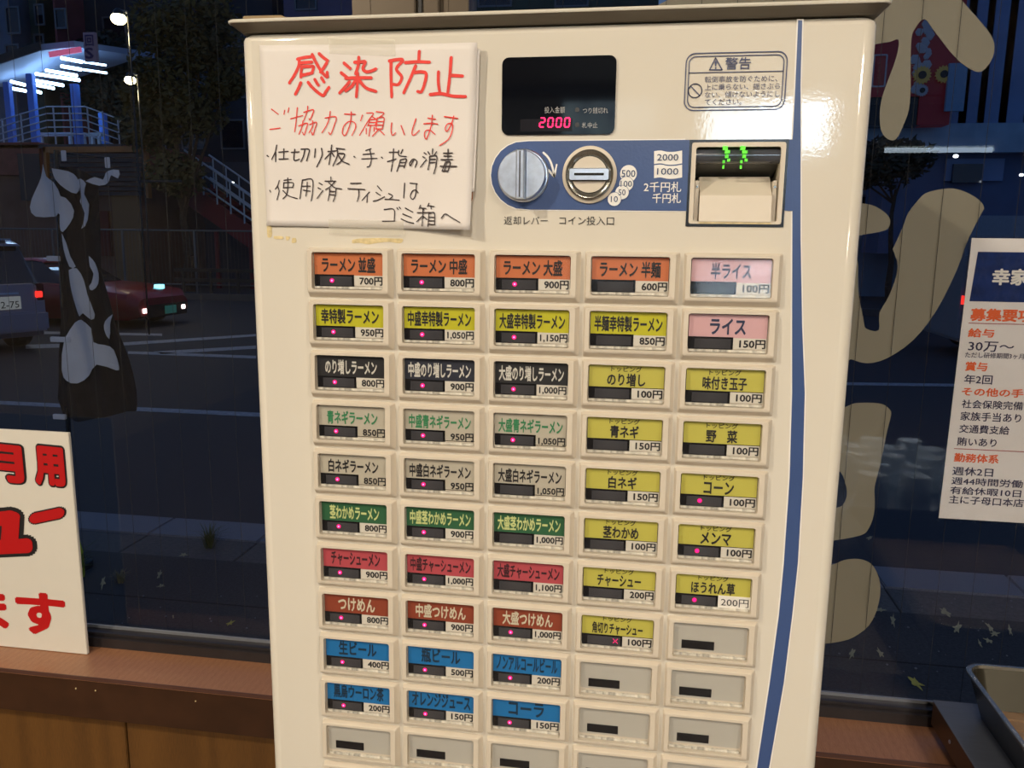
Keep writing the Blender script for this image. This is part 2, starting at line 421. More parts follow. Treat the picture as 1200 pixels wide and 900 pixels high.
# hole for the note acceptor
bx0, bx1 = at(805.5, 215).x, at(921.5, 215).x
bz0, bz1 = at(862, 266).z, at(865, 163.5).z
def body():
    R = .011
    def loop(z, ins):
        return [(x, y, z) for x, y in rrect(MX0+ins, MX1-ins, 0+ins, MD-ins, max(R-ins*.3, .002), 6)]
    mb = MB().loops([loop(.06, 0), loop(MZ-.006, 0), loop(MZ-.003, .0008), loop(MZ-.0008, .003), loop(MZ, .006)])
    o = mb.build('body', m_paint, mach, smooth=True)
    cut = MB().box(bx0, bx1, -.05, .075, bz0, bz1).build('cutter', m_paint, mach)
    mod = o.modifiers.new('b', 'BOOLEAN'); mod.object = cut; mod.operation = 'DIFFERENCE'; mod.solver = 'EXACT'
    dg = bpy.context.evaluated_depsgraph_get(); dg.update()
    me = bpy.data.meshes.new_from_object(o.evaluated_get(dg))
    o.modifiers.clear(); o.data = me; bpy.data.objects.remove(cut)
    me.polygons.foreach_set('use_smooth', [True]*len(me.polygons))
    me.set_sharp_from_angle(angle=math.radians(30))
    for p in me.polygons:
        if p.area > .004 and max(abs(c_) for c_ in p.normal) > .9999: p.use_smooth = False
    return o
body()
MB().box(MX0+.02, MX1-.02, .03, MD-.01, 0, .06).build('plinth', m_black, mach)
# tray shaped lid flaring forward
def lidloop(z, o_f, o_s):
    return [(x, y, z) for x, y in rrect(MX0-o_s, MX1+o_s, -o_f, MD+.002, .008, 5)]
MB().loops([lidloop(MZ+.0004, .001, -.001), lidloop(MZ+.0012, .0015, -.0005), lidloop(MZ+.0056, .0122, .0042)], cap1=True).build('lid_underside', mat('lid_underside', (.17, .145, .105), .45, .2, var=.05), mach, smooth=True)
MB().loops([lidloop(MZ+.0057, .0120, .0040), lidloop(MZ+.0058, .0130, .0050), lidloop(MZ+.0066, .0135, .0054), lidloop(MZ+.0076, .0135, .0054), lidloop(MZ+.0085, .0125, .0045), lidloop(MZ+.0085, .0095, .003)]).build('lid', m_lid, mach, smooth=True)

YP = -.0004
def flat(pix, m, name, y0=YP, th=.0003, sm=0, parent=mach):
    P = [Vector(p) for p in pix]
    if sm: P = smooth_line(P+[P[0]], sm)[:-1]
    pts = [(at(p[0], p[1]).x, at(p[0], p[1]).z) for p in P]
    return MB().prism(pts, y0, y0+th).build(name, m, parent)
# blue stripe with thin white borders
SL = [(935.3,24),(932,100),(928.8,163),(928.4,280),(928.2,380),(928.2,460),(925.3,560),(918.5,660),(912.8,720),(902,800),(887,900),(877,950)]
SR = [(877+13,950),(901,900),(918.3,800),(928.3,720),(934.8,660),(940.5,560),(942.9,460),(939.8,380),(938,280),(938,163),(937.9,100),(940,24)]
flat([(x-1.6, y-(1.5 if i == 0 else 0)) for i, (x, y) in enumerate(SL)]+[(x+1.6, y-(1.5 if i == 11 else 0)) for i, (x, y) in enumerate(SR)], m_white, 'stripe_border', -.0003)
flat(SL+SR, m_blue, 'blue_stripe', -.0006)
# blue band behind dial, slot and acceptor
cy0, cy1 = 165.5, 245.5
def band(g):
    L = [(800, cy0-1.5-g), (620, cy0-g)]
    for i in range(1, 12):
        a = PI/2+PI*i/12; L.append((615+(39.5+g)*math.cos(a), (cy0+cy1)/2-(40+g)*math.sin(a)))
    L += [(620, cy1+g), (800, cy1+1.8+g)]
    return L
flat([(803, cy0-3)]+band(1.2)+[(803, cy1+3)], m_white, 'band_border', -.0003)
flat([(808, cy0-1.5)]+band(0)+[(808, cy1+1.8)], m_blue, 'blue_band', -.0006)
flat([(920, 163.5), (930, 163.5), (930, 247.5), (916, 246.6)], m_blue, 'blue_band', -.0005)

# display
def disp():
    a = at(590, 112); b = at(720, 112); t = at(655, 68); d = at(655, 156.5)
    ring(rrect(a.x-.001, b.x+.001, d.z-.001, t.z+.001, .0055), rrect(a.x+.0012, b.x-.0012, d.z+.0012, t.z-.0012, .004), -.0016, .0).build('display_bezel', m_gloss, mach, smooth=True)
    p = MB().prism(rrect(a.x+.0011, b.x-.0011, d.z+.0011, t.z-.0011, .004), -.0014, .0).build('display_window', m_gloss, mach, smooth=True)
    mg = mat('display_text', (.36, .36, .36), .5)
    ptext('投入金額', 638, 125, 662, 132.5, -.0017, mg, p)
    ptext('つり銭切れ', 683, 126, 712.5, 133, -.0017, mg, p)
    ptext('札中止', 682, 143.5, 700.5, 150, -.0017, mg, p)
    e = at(610, 140); f2 = at(671, 154)
    MB().box(e.x, f2.x, -.0016, -.0014, f2.z, e.z).build('digit_field', mat('digit_field', (.012, .011, .015), .15), p)
    for u, v in ((676.5, 129), (676.5, 146.5)):
        c = at(u, v); MB().lathe_y(c.x, c.z, [(.0019, -.0017), (.0019, -.0014)], 14).build('status_dot', mat('status_dot', (.03, .03, .033), .3), p)
    # seven segment digits 2 0 0 0
    SEG = {'2': 'abged', '0': 'abcdef'}
    for i, ch in enumerate('2000'):
        mb = MB(); ux = 632+i*9.7
        W, H, sl, t = 5.6, 10.6, 1.1, 1.7
        def seg(p, q):
            def P(x, y): return (ux+x*W+sl*(1-y)+.4, 138.6+y*H)
            A = Vector(P(*p)); B = Vector(P(*q)); d = (B-A).normalized(); n = Vector((-d.y, d.x))*t/2; A = A+d*.75; B = B-d*.75
            px = [A-d*.5, A+n, B+n, B+d*.5, B-n, A-n]
            mb.prism([(at(c.x, c.y).x, at(c.x, c.y).z) for c in px], -.0021, -.0017)
        C = dict(a=((0, 0), (1, 0)), b=((1, 0), (1, .5)), c=((1, .5), (1, 1)), d=((0, 1), (1, 1)), e=((0, .5), (0, 1)), f=((0, 0), (0, .5)), g=((0, .5), (1, .5)))
        for s_ in SEG[ch]: seg(*C[s_])
        mb.build('digit', m_seg, p)
disp()

# return lever dial
def dial():
    c = at(613.5, 206); r = .0196
    base = MB().lathe_y(c.x, c.z, [(r+.0018, .0), (r+.0018, -.0025), (r+.0008, -.0035), (r-.002, -.0035)], 48).build('return_dial', m_chrome, mach, smooth=True)
    ca, sa = math.cos(.0), 1
    for sgn in (-1, 1):
        # two raised half discs left and right of the ridge
        pts = []
        x_in = .0042
        a0 = math.acos(x_in/r)
        for i in range(19):
            a = -a0+2*a0*i/18; pts.append((c.x+sgn*r*math.cos(a), c.z+r*math.sin(a)))
        MB().loops([[(x, -.0035, z) for x, z in pts], [(x, -.0115, z) for x, z in pts], [(c.x+sgn*.006+(x-c.x-sgn*.006)*.95, -.0130, c.z+(z-c.z)*.95) for x, z in pts]]).build('dial_face', m_chrome, base, smooth=True)
    rz = r*.99
    MB().loops([[(c.x+x, -.0035, c.z+z) for x, z in ((-.0036, -rz), (.0036, -rz), (.0036, rz), (-.0036, rz))],
                [(c.x+x, -.0180, c.z+z) for x, z in ((-.0036, -rz), (.0036, -rz), (.0036, rz), (-.0036, rz))],
                [(c.x+x, -.0195, c.z+z) for x, z in ((-.0026, -rz*.96), (.0026, -rz*.96), (.0026, rz*.96), (-.0026, rz*.96))]]).build('dial_ridge', m_chrome, base)
    MB().box(c.x-.0008, c.x+.0004, -.0200, -.0190, c.z-rz*.93, c.z+rz*.93).build('ridge_groove', mat('groove_grey', (.12, .12, .14), .3, .8), base)
dial()
# coin slot
def coin():
    c = at(691, 205); R = .0222; B = .66
    def lz(prof, n=48): return MB().loops([[(c.x+q*math.cos(2*PI*i/n), y, c.z+q*1.03*math.sin(2*PI*i/n)) for i in range(n)] for q, y in prof])
    base = lz([(R, .0), (R, -.0022), (R-.0008, -.0028), (R-.0028, -.0028)]).build('coin_slot', m_bezel, mach, smooth=True)
    lz([(R-.0026, -.0028), (R-.0030, -.0052), (R-.0042, -.0062), (R-.0060, -.0058), (R-.0075, -.0040), (R-.0075, -.0030)]).build('chrome_ring', m_steel, base, smooth=True)
    for sgn in (-1, 1):
        pts = []; r = R-.0078; zin = .0052
        a0 = math.asin(zin/r)
        for i in range(15):
            a = a0+(PI-2*a0)*i/14; pts.append((c.x+r*math.cos(a), c.z+sgn*r*math.sin(a)))
        MB().prism(pts, -.0046, -.0030).build('slot_recess', m_bezel, base, smooth=True)
    MB().prism(rrect(c.x-.0158, c.x+.0158, c.z-.0044, c.z+.0044, .0015), -.0082, -.0030).build('slot_bar', m_chrome, base, smooth=True)
    MB().prism(rrect(c.x-.0120, c.x+.0120, c.z-.0010, c.z+.0010, .0005), -.0084, -.0080).build('slot_opening', m_darkslot, base)
coin()
# white arrow, coin discs, banknotes, band lettering
mb = MB(); yy = lambda x, z: -.0009
def fl(pix): return [(at(u, v).x, at(u, v).z) for u, v in pix]
stroke(mb, fl([(637, 179), (642, 184), (645.5, 190), (648, 198), (649.5, 206)]), .0017, yy, taper=1)
stroke(mb, fl([(642.5, 199), (649.5, 207)]), .0017, yy, taper=1); stroke(mb, fl([(649.7, 207), (652.5, 193)]), .0015, yy, taper=.8)
mb.build('turn_arrow', m_white, mach, fix=False)
for s_, u, v, r, h in (('500', 736.5, 203.5, 9.6, 7.5), ('100', 734, 215.5, 8.0, 6.5), ('50', 729, 225.5, 7.8, 6.5), ('10', 720, 233.5, 7.7, 6.5)):
    c = at(u, v); rr = r*.000737
    lay = -.0009-.0002*('500', '100', '50', '10').index(s_)
    d = MB().lathe_y(c.x, c.z, [(rr, lay), (rr, -.0006)], 28).build('coin_disc', m_white, mach)
    wd = {3: .78, 2: .5}[len(s_)]*rr
    ring([(c.x+rr*math.cos(2*PI*i/28), c.z+rr*math.sin(2*PI*i/28)) for i in range(28)], [(c.x+(rr-.0003)*math.cos(2*PI*i/28), c.z+(rr-.0003)*math.sin(2*PI*i/28)) for i in range(28)], lay-.0001, lay).build('disc_outline', m_blue, d)
    text(s_, c.x-wd, c.x+wd, c.z-h*.00037, c.z+h*.00037, lay-.0003, mat('blue_figure', rgb(40, 60, 100), .5) if 'blue_figure' not in MATS else MATS['blue_figure'], d, bold=.006)
for s_, v0, v1 in (('2000', 176.5, 191.5), ('1000', 193, 208)):
    o = [(766.5, v0+.8), (774, v0), (782, v0+1.5), (790, v0+1.5), (799.3, v0)]
    o = smooth_line([Vector(p) for p in o], 4)
    o = o+[Vector((p.x, p.y+v1-v0)) for p in reversed(o)]
    n = flat(o, m_white, 'banknote_icon', -.0009)
    ptext(s_, 770, v0+4, 795, v1-3.2, -.0013, MATS['blue_figure'], n, bold=.004)
ptext('2千円札', 754.5, 213, 798.5, 225, -.0010, m_white, mach, 'band_lettering', bold=.012)
ptext('千円札', 764.5, 226.5, 798, 238, -.0010, m_white, mach, 'band_lettering', bold=.012)
ptext('返却レバー', 590.5, 253.5, 642, 263.5, -.0006, m_ink, mach, 'front_lettering')
ptext('コイン投入口', 655.5, 253.5, 719.5, 263.8, -.0006, m_ink, mach, 'front_lettering')

# note acceptor
def acceptor():
    root = MB()
    ring(rrect(bx0+.0002, bx1-.0002, bz0+.0002, bz1-.0002, .0006, 2), rrect(bx0+.0022, bx1-.0022, bz0+.0022, bz1-.0022, .0006, 2), -.0006, .055)
    fr = ring(rrect(bx0+.0002, bx1-.0002, bz0+.0002, bz1-.0002, .0006, 2), rrect(bx0+.0022, bx1-.0022, bz0+.0022, bz1-.0022, .0006, 2), -.0008, .05).build('note_acceptor', m_black, mach)
    o0, o1, q0, q1 = bx0+.0022, bx1-.0022, bz0+.0022, bz1-.0022
    ring(rrect(o0, o1, q0, q1, .002, 3), rrect(o0+.0035, o1-.0035, q0+.002, q1-.0035, .002, 3), -.002, .048).build('acceptor_frame', m_bezel, fr, smooth=True)
    MB().box(o0, o1, .046, .05, q0, q1).build('acceptor_back', m_black, fr)
    zr1 = at(864, 172, -.004).z; zr0 = at(864, 191, -.004).z; zm = (zr0+zr1)/2; rr = (zr1-zr0)/2
    ro = MB().bar((o0+.0035, .006, zm), (o1-.0035, .006, zm), rr, 24).build('note_roller', mat('smoked_roller', (.055, .06, .075), .12, var=.15, coat=.6), fr, smooth=True)
    zu = at(864, 205, .0).z
    MB().add([(o0+.004, .004, zr0+.002), (o1-.004, .004, zr0+.002), (o1-.004, .030, zu), (o0+.004, .030, zu), (o0+.004, .034, zr0+.002), (o1-.004, .034, zr0+.002)], [(0, 1, 2, 3), (3, 2, 5, 4), (0, 4, 5, 1)]).build('dark_throat', mat('dark_throat', (.05, .05, .045), .3), fr)
    for u in (851.5, 872):
        for (du, dv, w_, h_, yv) in ((-1.5, 173.5, 5.5, 4, -.0045), (1.0, 178, 5.5, 3.2, -.0050), (0.2, 183, 3.6, 3.6, -.0050), (-3.8, 195.5, 2.0, 4, .001), (2.4, 187.5, 3.0, 3.0, -.0044), (-3.2, 189.5, 2.4, 3.0, -.0035)):
            c = at(u+du, dv, yv)
            MB().box(c.x-w_*.00036, c.x+w_*.00036, yv-.0004, yv+.0025, c.z-h_*.00036, c.z+h_*.00036).build('green_lamp', m_green, fr)
    # lower ramp with side grooves
    zt = at(864, 205, .0).z; x0, x1 = o0+.0040, o1-.0040
    MB().add([(x0+.004, .020, zt), (x1-.004, .020, zt), (x1-.004, .000, zt-.016), (x0+.004, .000, zt-.016), (x1-.004, -.0030, q0+.0015), (x0+.004, -.0030, q0+.0015), (x0+.004, .045, zt), (x1-.004, .045, zt), (x1-.004, .045, q0+.0015), (x0+.004, .045, q0+.0015)],
             [(0, 1, 2, 3), (3, 2, 4, 5), (6, 7, 1, 0), (5, 4, 8, 9), (6, 0, 3, 5, 9), (1, 7, 8, 4, 2)]).build('note_ramp', m_bezel, fr, bevel=.0004)
    for xa, xb in ((x0+.0002, x0+.0034), (x1-.0034, x1-.0002)):
        MB().box(xa, xb, .004, .045, q0+.0015, zt-.004).build('side_guide', m_bezel, fr, bevel=.0004)
        MB().lathe_y((xa+xb)/2, zt-.009, [(.0010, .004), (.0010, .0033)], 10).build('guide_screw', m_steel, fr)
    MB().box(x0+.004, x1-.004, -.0022, -.0006, q0+.0002, q0+.0016).build('ramp_lip', m_resid, fr)
acceptor()

# warning label
def warning():
    a = at(802.5, 95); b = at(921.5, 95); t = at(862, 61); d = at(862, 129.5)
    c1 = rrect(a.x, b.x, d.z, t.z, .0075, 6); i1 = rrect(a.x+.0008, b.x-.0008, d.z+.0008, t.z-.0008, .0069, 6)
    root = ring(c1, i1, -.0007, -.0003).build('warning_label', m_navyink, mach)
    g = .0024
    ring(rrect(a.x+g, b.x-g, d.z+g, t.z-g, .0055, 6), rrect(a.x+g+.0007, b.x-g-.0007, d.z+g+.0007, t.z-g-.0007, .005, 6), -.0007, -.0003).build('label_outline', m_navyink, root)
    z = at(862, 84.5).z
    MB().box(a.x+g, b.x-g, -.0007, -.0003, z-.0003, z+.0003).build('label_rule', m_navyink, root)
    mb = MB()
    for P in ([(838.5, 68), (831.5, 82), (846, 82), (838.5, 68)],): 
        for i in range(3): stroke(mb, fl([P[i], P[i+1]]), .0009, lambda x, z: -.0007, False, 1)
    stroke(mb, fl([(838.6, 72.5), (838.6, 77.5)]), .0016, lambda x, z: -.0007, False, .6); stroke(mb, fl([(838.6, 79.6), (838.6, 80.2)]), .0012, lambda x, z: -.0007, False, 1)
    c = at(814.5, 106.5); N = 28
    ci = [(c.x+.0052*math.cos(2*PI*i/N), c.z+.0052*math.sin(2*PI*i/N)) for i in range(N+1)]
    for i in range(N): stroke(mb, [ci[i], ci[i+1]], .0008, lambda x, z: -.0007, False, 1)
    stroke(mb, [(c.x-.0037, c.z+.0037), (c.x+.0037, c.z-.0037)], .0008, lambda x, z: -.0007, False, 1)
    mb.build('warning_symbol', m_navyink, root, fix=False)
    ptext('警告', 850, 67, 880, 81.5, -.0007, m_navyink, root, bold=.012)
    for s_, u1, v in (('転倒事故を防ぐために、', 911, 92.5), ('上に乗らない、揺さぶら', 914, 101.5), ('ない、傾けないようにし', 914, 110.5), ('てください。', 869, 119.5)):
        ptext(s_, 826, v-3.8, u1, v+3.6, -.0007, m_navyink, root)
warning()

# ---------------- menu buttons
C = dict(
 orange=rgb(214, 118, 66), yellow=rgb(205, 200, 20), black=rgb(26, 26, 30), navy=rgb(30, 36, 54), grey=rgb(198, 190, 172),
 green=rgb(38, 100, 62), rose=rgb(196, 76, 86), brown=rgb(150, 62, 34), blue=rgb(0, 118, 188), pink=rgb(226, 178, 182), lemon=rgb(206, 198, 84), blank=rgb(196, 192, 182))
MC = {k: mat('card_'+k, tuple(.82*x+.012 for x in v), .45, var=.02) for k, v in C.items()}
MI = dict(ink=m_ink, white=mat('pale_print', (.62, .60, .54), .5), green=mat('green_print', rgb(52, 128, 84), .5), cream=mat('cream_print', (.62, .56, .42), .5), greeny=mat('pale_green_print', rgb(200, 208, 140), .5), dark=mat('dark_red_print', (.05, .015, .02), .5), navy=mat('navy_print', rgb(40, 50, 80), .5), dblue=mat('dark_blue_print', (.01, .03, .06), .5))
m_price = mat('price_card', (.66, .62, .54), .5, var=.02)
m_price2 = mat('new_price_card', (.85, .82, .76), .5, var=.02)
m_clearedge = mat('clear_strip', (.60, .57, .50), .15, var=.45, scale=260, stretch=(1, 1, .2))
PX, PZ = .081, .04515
GX, GZ = -.2057, 1.3652
WW, WH = .0640, .0318
BL_, BR_, BT_, BB_ = .0042, .0052, .0028, .0042
TAN4 = math.tan(math.radians(2.6))
def make_frame():
    o0, o1, q0, q1 = -BL_, WW+BR_, -WH-BB_, BT_
    N = 5
    rings = []
    def rr(x0, x1, z0, z1, r): return rrect(x0, x1, z0, z1, r, N)
    L = [[(x, .0, z) for x, z in rr(o0-.0012, o1+.0030, q0-.0032, q1+.0012, .0016)],
         [(x, -.0016, z) for x, z in rr(o0-.0009, o1+.0016, q0-.0022, q1+.0008, .0016)],
         [(x, -.0050-(.0012 if z < -.02 else 0), z) for x, z in rr(o0, o1, q0+.0010, q1, .0016)],
         [(x, -.0056-(.0012 if z < -.02 else 0), z) for x, z in rr(o0+.0005, o1-.0005, q0+.0018, q1-.0005, .0014)],
         [(x, -.0056-(.0012 if z < -.02 else 0), z) for x, z in rr(-.0002, WW+.0002, -WH-.0002, .0002, .0022)],
         [(x, -.0008, z) for x, z in rr(0, WW, -WH, 0, .0020)]]
    mb = MB().loops(L, cap0=False, cap1=True)
    return mb
frame0 = None
def bmesh_cached(key, maker):
    if key not in GL: GL[key] = maker()
    return GL[key]
SH = {}
def shared(name, key, mb, m, parent, loc, smooth=False):
    """child mesh in button-local coordinates; mesh data is shared between alike pieces"""
    if key not in SH:
        o = mb().build(name, m, None, smooth=smooth, origin=(0, 0, 0)); SH[key] = o.data; o.parent = parent; o.location = loc
        return o
    o = bpy.data.objects.new(name, SH[key]); link(o, parent); o.location = loc
    return o
MENU = {
 (0,0): ('ラーメン 並盛', '700', 'orange', 'ink', 1), (0,1): ('ラーメン 中盛', '800', 'orange', 'ink', 1), (0,2): ('ラーメン 大盛', '900', 'orange', 'ink', 1), (0,3): ('ラーメン 半麺', '600', 'orange', 'ink', 0), (0,4): ('半ライス', '100', 'pink', 'navy', 0),
 (1,0): ('幸特製ラーメン', '950', 'yellow', 'ink', 1), (1,1): ('中盛幸特製ラーメン', '1,050', 'yellow', 'ink', 1), (1,2): ('大盛幸特製ラーメン', '1,150', 'yellow', 'ink', 1), (1,3): ('半麺幸特製ラーメン', '850', 'yellow', 'ink', 0), (1,4): ('ライス', '150', 'pink', 'navy', 0),
 (2,0): ('のり増しラーメン', '800', 'black', 'white', 1), (2,1): ('中盛のり増しラーメン', '900', 'navy', 'white', 1), (2,2): ('大盛のり増しラーメン', '1,000', 'black', 'white', 1), (2,3): ('*のり増し', '100', 'lemon', 'ink', 0), (2,4): ('*味付き玉子', '100', 'lemon', 'ink', 0),
 (3,0): ('青ネギラーメン', '850', 'grey', 'green', 1), (3,1): ('中盛青ネギラーメン', '950', 'grey', 'green', 1), (3,2): ('大盛青ネギラーメン', '1,050', 'grey', 'green', 1), (3,3): ('*青ネギ', '150', 'lemon', 'ink', 0), (3,4): ('*野　菜', '100', 'lemon', 'ink', 0),
 (4,0): ('白ネギラーメン', '850', 'grey', 'ink', 1), (4,1): ('中盛白ネギラーメン', '950', 'grey', 'ink', 1), (4,2): ('大盛白ネギラーメン', '1,050', 'grey', 'ink', 0), (4,3): ('*白ネギ', '150', 'lemon', 'ink', 0), (4,4): ('*コーン', '100', 'lemon', 'ink', 1),
 (5,0): ('茎わかめラーメン', '800', 'green', 'greeny', 1), (5,1): ('中盛茎わかめラーメン', '900', 'green', 'greeny', 1), (5,2): ('大盛茎わかめラーメン', '1,000', 'green', 'greeny', 0), (5,3): ('*茎わかめ', '100', 'lemon', 'ink', 0), (5,4): ('*メンマ', '100', 'lemon', 'ink', 1),
 (6,0): ('チャーシューメン', '900', 'rose', 'dark', 1), (6,1): ('中盛チャーシューメン', '1,000', 'rose', 'dark', 1), (6,2): ('大盛チャーシューメン', '1,100', 'rose', 'dark', 0), (6,3): ('*チャーシュー', '200', 'lemon', 'ink', 0), (6,4): ('*ほうれん草', '200', 'lemon', 'ink', 1),
 (7,0): ('つけめん', '800', 'brown', 'cream', 1), (7,1): ('中盛つけめん', '900', 'brown', 'cream', 1), (7,2): ('大盛つけめん', '1,000', 'brown', 'cream', 1), (7,3): ('*角切りチャーシュー', '100', 'lemon', 'ink', 2),
 (8,0): ('生ビール', '400', 'blue', 'dblue', 1), (8,1): ('瓶ビール', '500', 'blue', 'dblue', 1), (8,2): ('ノンアルコールビール', '200', 'blue', 'dblue', 1),
 (9,0): ('黒烏ウーロン茶', '200', 'blue', 'dblue', 1), (9,1): ('オレンジジュース', '150', 'blue', 'dblue', 1), (9,2): ('コーラ', '150', 'blue', 'dblue', 1),
}
# text width as a share of the window width
TW = {'生ビール': .58, '瓶ビール': .58, 'コーラ': .52, 'つけめん': .56, 'ライス': .45, '半ライス': .50, '中盛つけめん': .74, '大盛つけめん': .72, '黒烏ウーロン茶': .78,
      '*のり増し': .50, '*味付き玉子': .56, '*青ネギ': .38, '*野　菜': .40, '*白ネギ': .38, '*コーン': .39, '*茎わかめ': .48, '*メンマ': .40, '*チャーシュー': .60, '*ほうれん草': .58, '*角切りチャーシュー': .70,
      'ラーメン 並盛': .76, 'ラーメン 中盛': .77, 'ラーメン 大盛': .78, 'ラーメン 半麺': .78, '幸特製ラーメン': .83, 'のり増しラーメン': .75, '青ネギラーメン': .74, '白ネギラーメン': .74, '茎わかめラーメン': .74, 'チャーシューメン': .74}
YC = -.0012   # card surface
def button(r, c):
    global frame0
    loc = Vector((GX+c*PX, 0, GZ-r*PZ))
    fr = shared('menu_button', 'frame', make_frame, m_bezel, mach, loc-org(mach), smooth=True)
    Z = Vector((0, 0, 0))
    it = MENU.get((r, c))
    if it is None:
        shared('blank_card', 'blank', lambda: MB().prism(rrect(.0006, WW-.0006, -WH*.86, -.0006, .0018, 3), YC, YC+.0003), MC['blank'], fr, Z)
        wx = .10 if c else .14
        shared('lamp_window', 'bw', lambda: MB().box(WW*.12, WW*.56, YC-.0003, YC, -WH*.80, -WH*.55), m_black, fr, Z)
    else:
        name, price, ck, ik, lamp = it
        top = name.startswith('*'); nm = name.strip('*')
        zc = -.62*WH if not ck == 'lemon' else -.60*WH
        full = ck == 'grey'
        if ck in ('black', 'navy'): full = False
        shared('window_backing', 'backing', lambda: MB().prism(rrect(.0003, WW-.0003, -WH*.90, -.0003, .0018, 3), YC+.0001, YC+.0004), m_black, fr, Z)
        if full:
            shared('menu_card', 'card_full', lambda: MB().prism(rrect(.0006, WW-.0006, -WH*.88, -.0006, .0016, 3), YC-.0002, YC), MC[ck], fr, Z)
        else:
            x0 = .0007 if ck != 'rose' else .0007
            shared('menu_card', 'card_'+ck, lambda: MB().box(x0, WW-.0006, YC-.0002, YC, zc, -.0006), MC[ck], fr, Z)
            late = (r, c) == (6, 4)
            k_ = 'price2' if late else 'price'
            shared('price_card', k_, lambda: MB().box(WW*.575, WW-(.0 if late else .0006), YC-(.0007 if late else .0002), YC, (-.93 if late else -.90)*WH, zc+(.0004 if late else 0)), m_price2 if late else m_price, fr, Z)
        shared('window_surround', 'surround', lambda: MB().box(.0006, WW*.575, YC-.0005, YC, -WH*.92, -WH*.60), m_black, fr, Z)
        shared('lamp_window', 'lw', lambda: MB().box(WW*.09, WW*.545, YC-.0007, YC-.0005, -WH*.90, -WH*.65), m_lampwin, fr, Z)
        if lamp == 1:
            def disc(rad, y0, y1): return lambda: MB().lathe_y(WW*.262, -WH*.765, [(rad, y1), (rad, y0)], 18)
            h = shared('lamp', 'halo', disc(.0021, -.0021, -.0019), m_ledr2, fr, Z)
            shared('lamp', 'led', disc(.00155, -.0024, -.0021), m_ledr, fr, Z)
            if c != 4: shared('lamp', 'core', disc(.0007, -.0026, -.0024), m_core, fr, Z)
        if lamp == 2:
            mb = MB()
            cx, cz = WW*.475, -WH*.765
            for i in range(5):
                for j in range(5):
                    if i == j or i+j == 4 : mb.box(cx-.0019+i*.0009, cx-.0019+i*.0009+.0006, -.0023, -.0021, cz-.0019+j*.0009, cz-.0019+j*.0009+.0006)
            mb.build('sold_out_lamp', m_ledr, None, origin=(0, 0, 0)).parent = fr
        # lettering
        mb = MB()
        wd = TW.get(name, .88)*WW; xc = WW*.5
        if top:
            text_mb(mb, 'トッピング', xc-.0128, xc+.0128, -.0058, -.0012, YC-.0004, bold=.020)
            text_mb(mb, nm, xc-wd/2, xc+wd/2, zc+.0010, -.0070, YC-.0004, bold=.034)
        else:
            h0 = zc+.0026; h1 = -.0038
            if full: h0 = -WH*.56; h1 = -WH*.16
            if ck == 'blue': h0 = zc+.0030; h1 = -.0026
            text_mb(mb, nm, xc-wd/2, xc+wd/2, h0, h1, YC-.0004, bold=.036)
        mb.build('lettering', MI[ik], None, fix=False, origin=(0, 0, 0)).parent = fr
        late = (r, c) == (6, 4)
        pw = .325 if len(price) == 3 else .368
        key = ('price', price, late)
        x1 = WW*.978
        zb, zt = -WH*.88, -WH*.650
        yv = YC-(.0011 if late else .0004)
        o = shared('price_lettering', key, lambda: text_mb(MB(), price+'円', x1-pw*WW*(1.12 if late else 1), x1, zb, zt, yv, bold=(.0 if late else .034)), m_ink, fr, Z)
    # mottled clear strip along the bottom of the window, and the clear cover itself
    shared('clear_strip', 'strip', lambda: MB().box(.0012, WW-.0012, -.0030, -.0010, -WH+.0004, -WH*.925), m_clearedge, fr, Z)
    def cover():
        mb = MB(); P = rrect(.0004, WW-.0004, -WH+.0004, -.0004, .0018, 4)
        f = lambda z, t: -.0031+z*.098-t
        # bottom stands further out than the top
        return MB().loops([[(x, f(z, 0), z) for x, z in P], [(x, f(z, .0005), z) for x, z in P]])
    shared('clear_cover', 'cover', cover, m_cover, fr, Z)
for r in range(12):
    for c in range(5): button(r, c)

# old adhesive marks below the notice
for P in ([(313, 265), (318, 265), (318.5, 277), (313.5, 277.5)], [(321, 276.5), (331, 277), (331.5, 280), (322, 280)], [(335, 277), (340, 277.5), (338, 281.5), (335.5, 281)], [(342.5, 279), (346.5, 279), (347, 284), (342, 284.5)],
          [(413, 281), (422, 279.5), (444, 279), (462, 279.5), (472, 280), (471, 284), (466, 284.8), (455, 283.4), (440, 285), (432, 286.3), (421, 284.6), (413, 285)]):
    flat(P, m_resid, 'tape_residue', -.0003, sm=3)
c = at(945, 371); 

# ================================================================ HANDWRITTEN NOTICE
def paper_y(x, z):
    # right edge and lower right corner stand away from the panel; lower left corner lifts a little
    sx_ = (x+.2475)/(.1765); sz_ = (1.530-z)/(.158)
    r = max(0, sx_-.55)/.45
    l = max(0, 1-sx_*2.2)*max(0, sz_-.75)/.25
    y = .0016 + .0042*r*r + .0055*r*r*max(0, sz_)**2 + .0028*l*l + .0004*math.sin(sx_*9+sz_*4) + .0003*math.sin(sz_*13+1)
    return -y
def P2(u, v, lift=0.0):
    y = -.003
    for _ in range(4):
        p = at(u, v, y); y = paper_y(p.x, p.z)
    return p
m_cleartape = mat('clear_tape', (.74, .70, .58), .3, var=.05); m_cleartape.node_tree.nodes['Principled BSDF'].inputs['Alpha'].default_value = .26
noti = empty('paper_notice', at(430, 266, -.002), 'handwritten paper notice in red and black marker taped to the machine', 'notice')
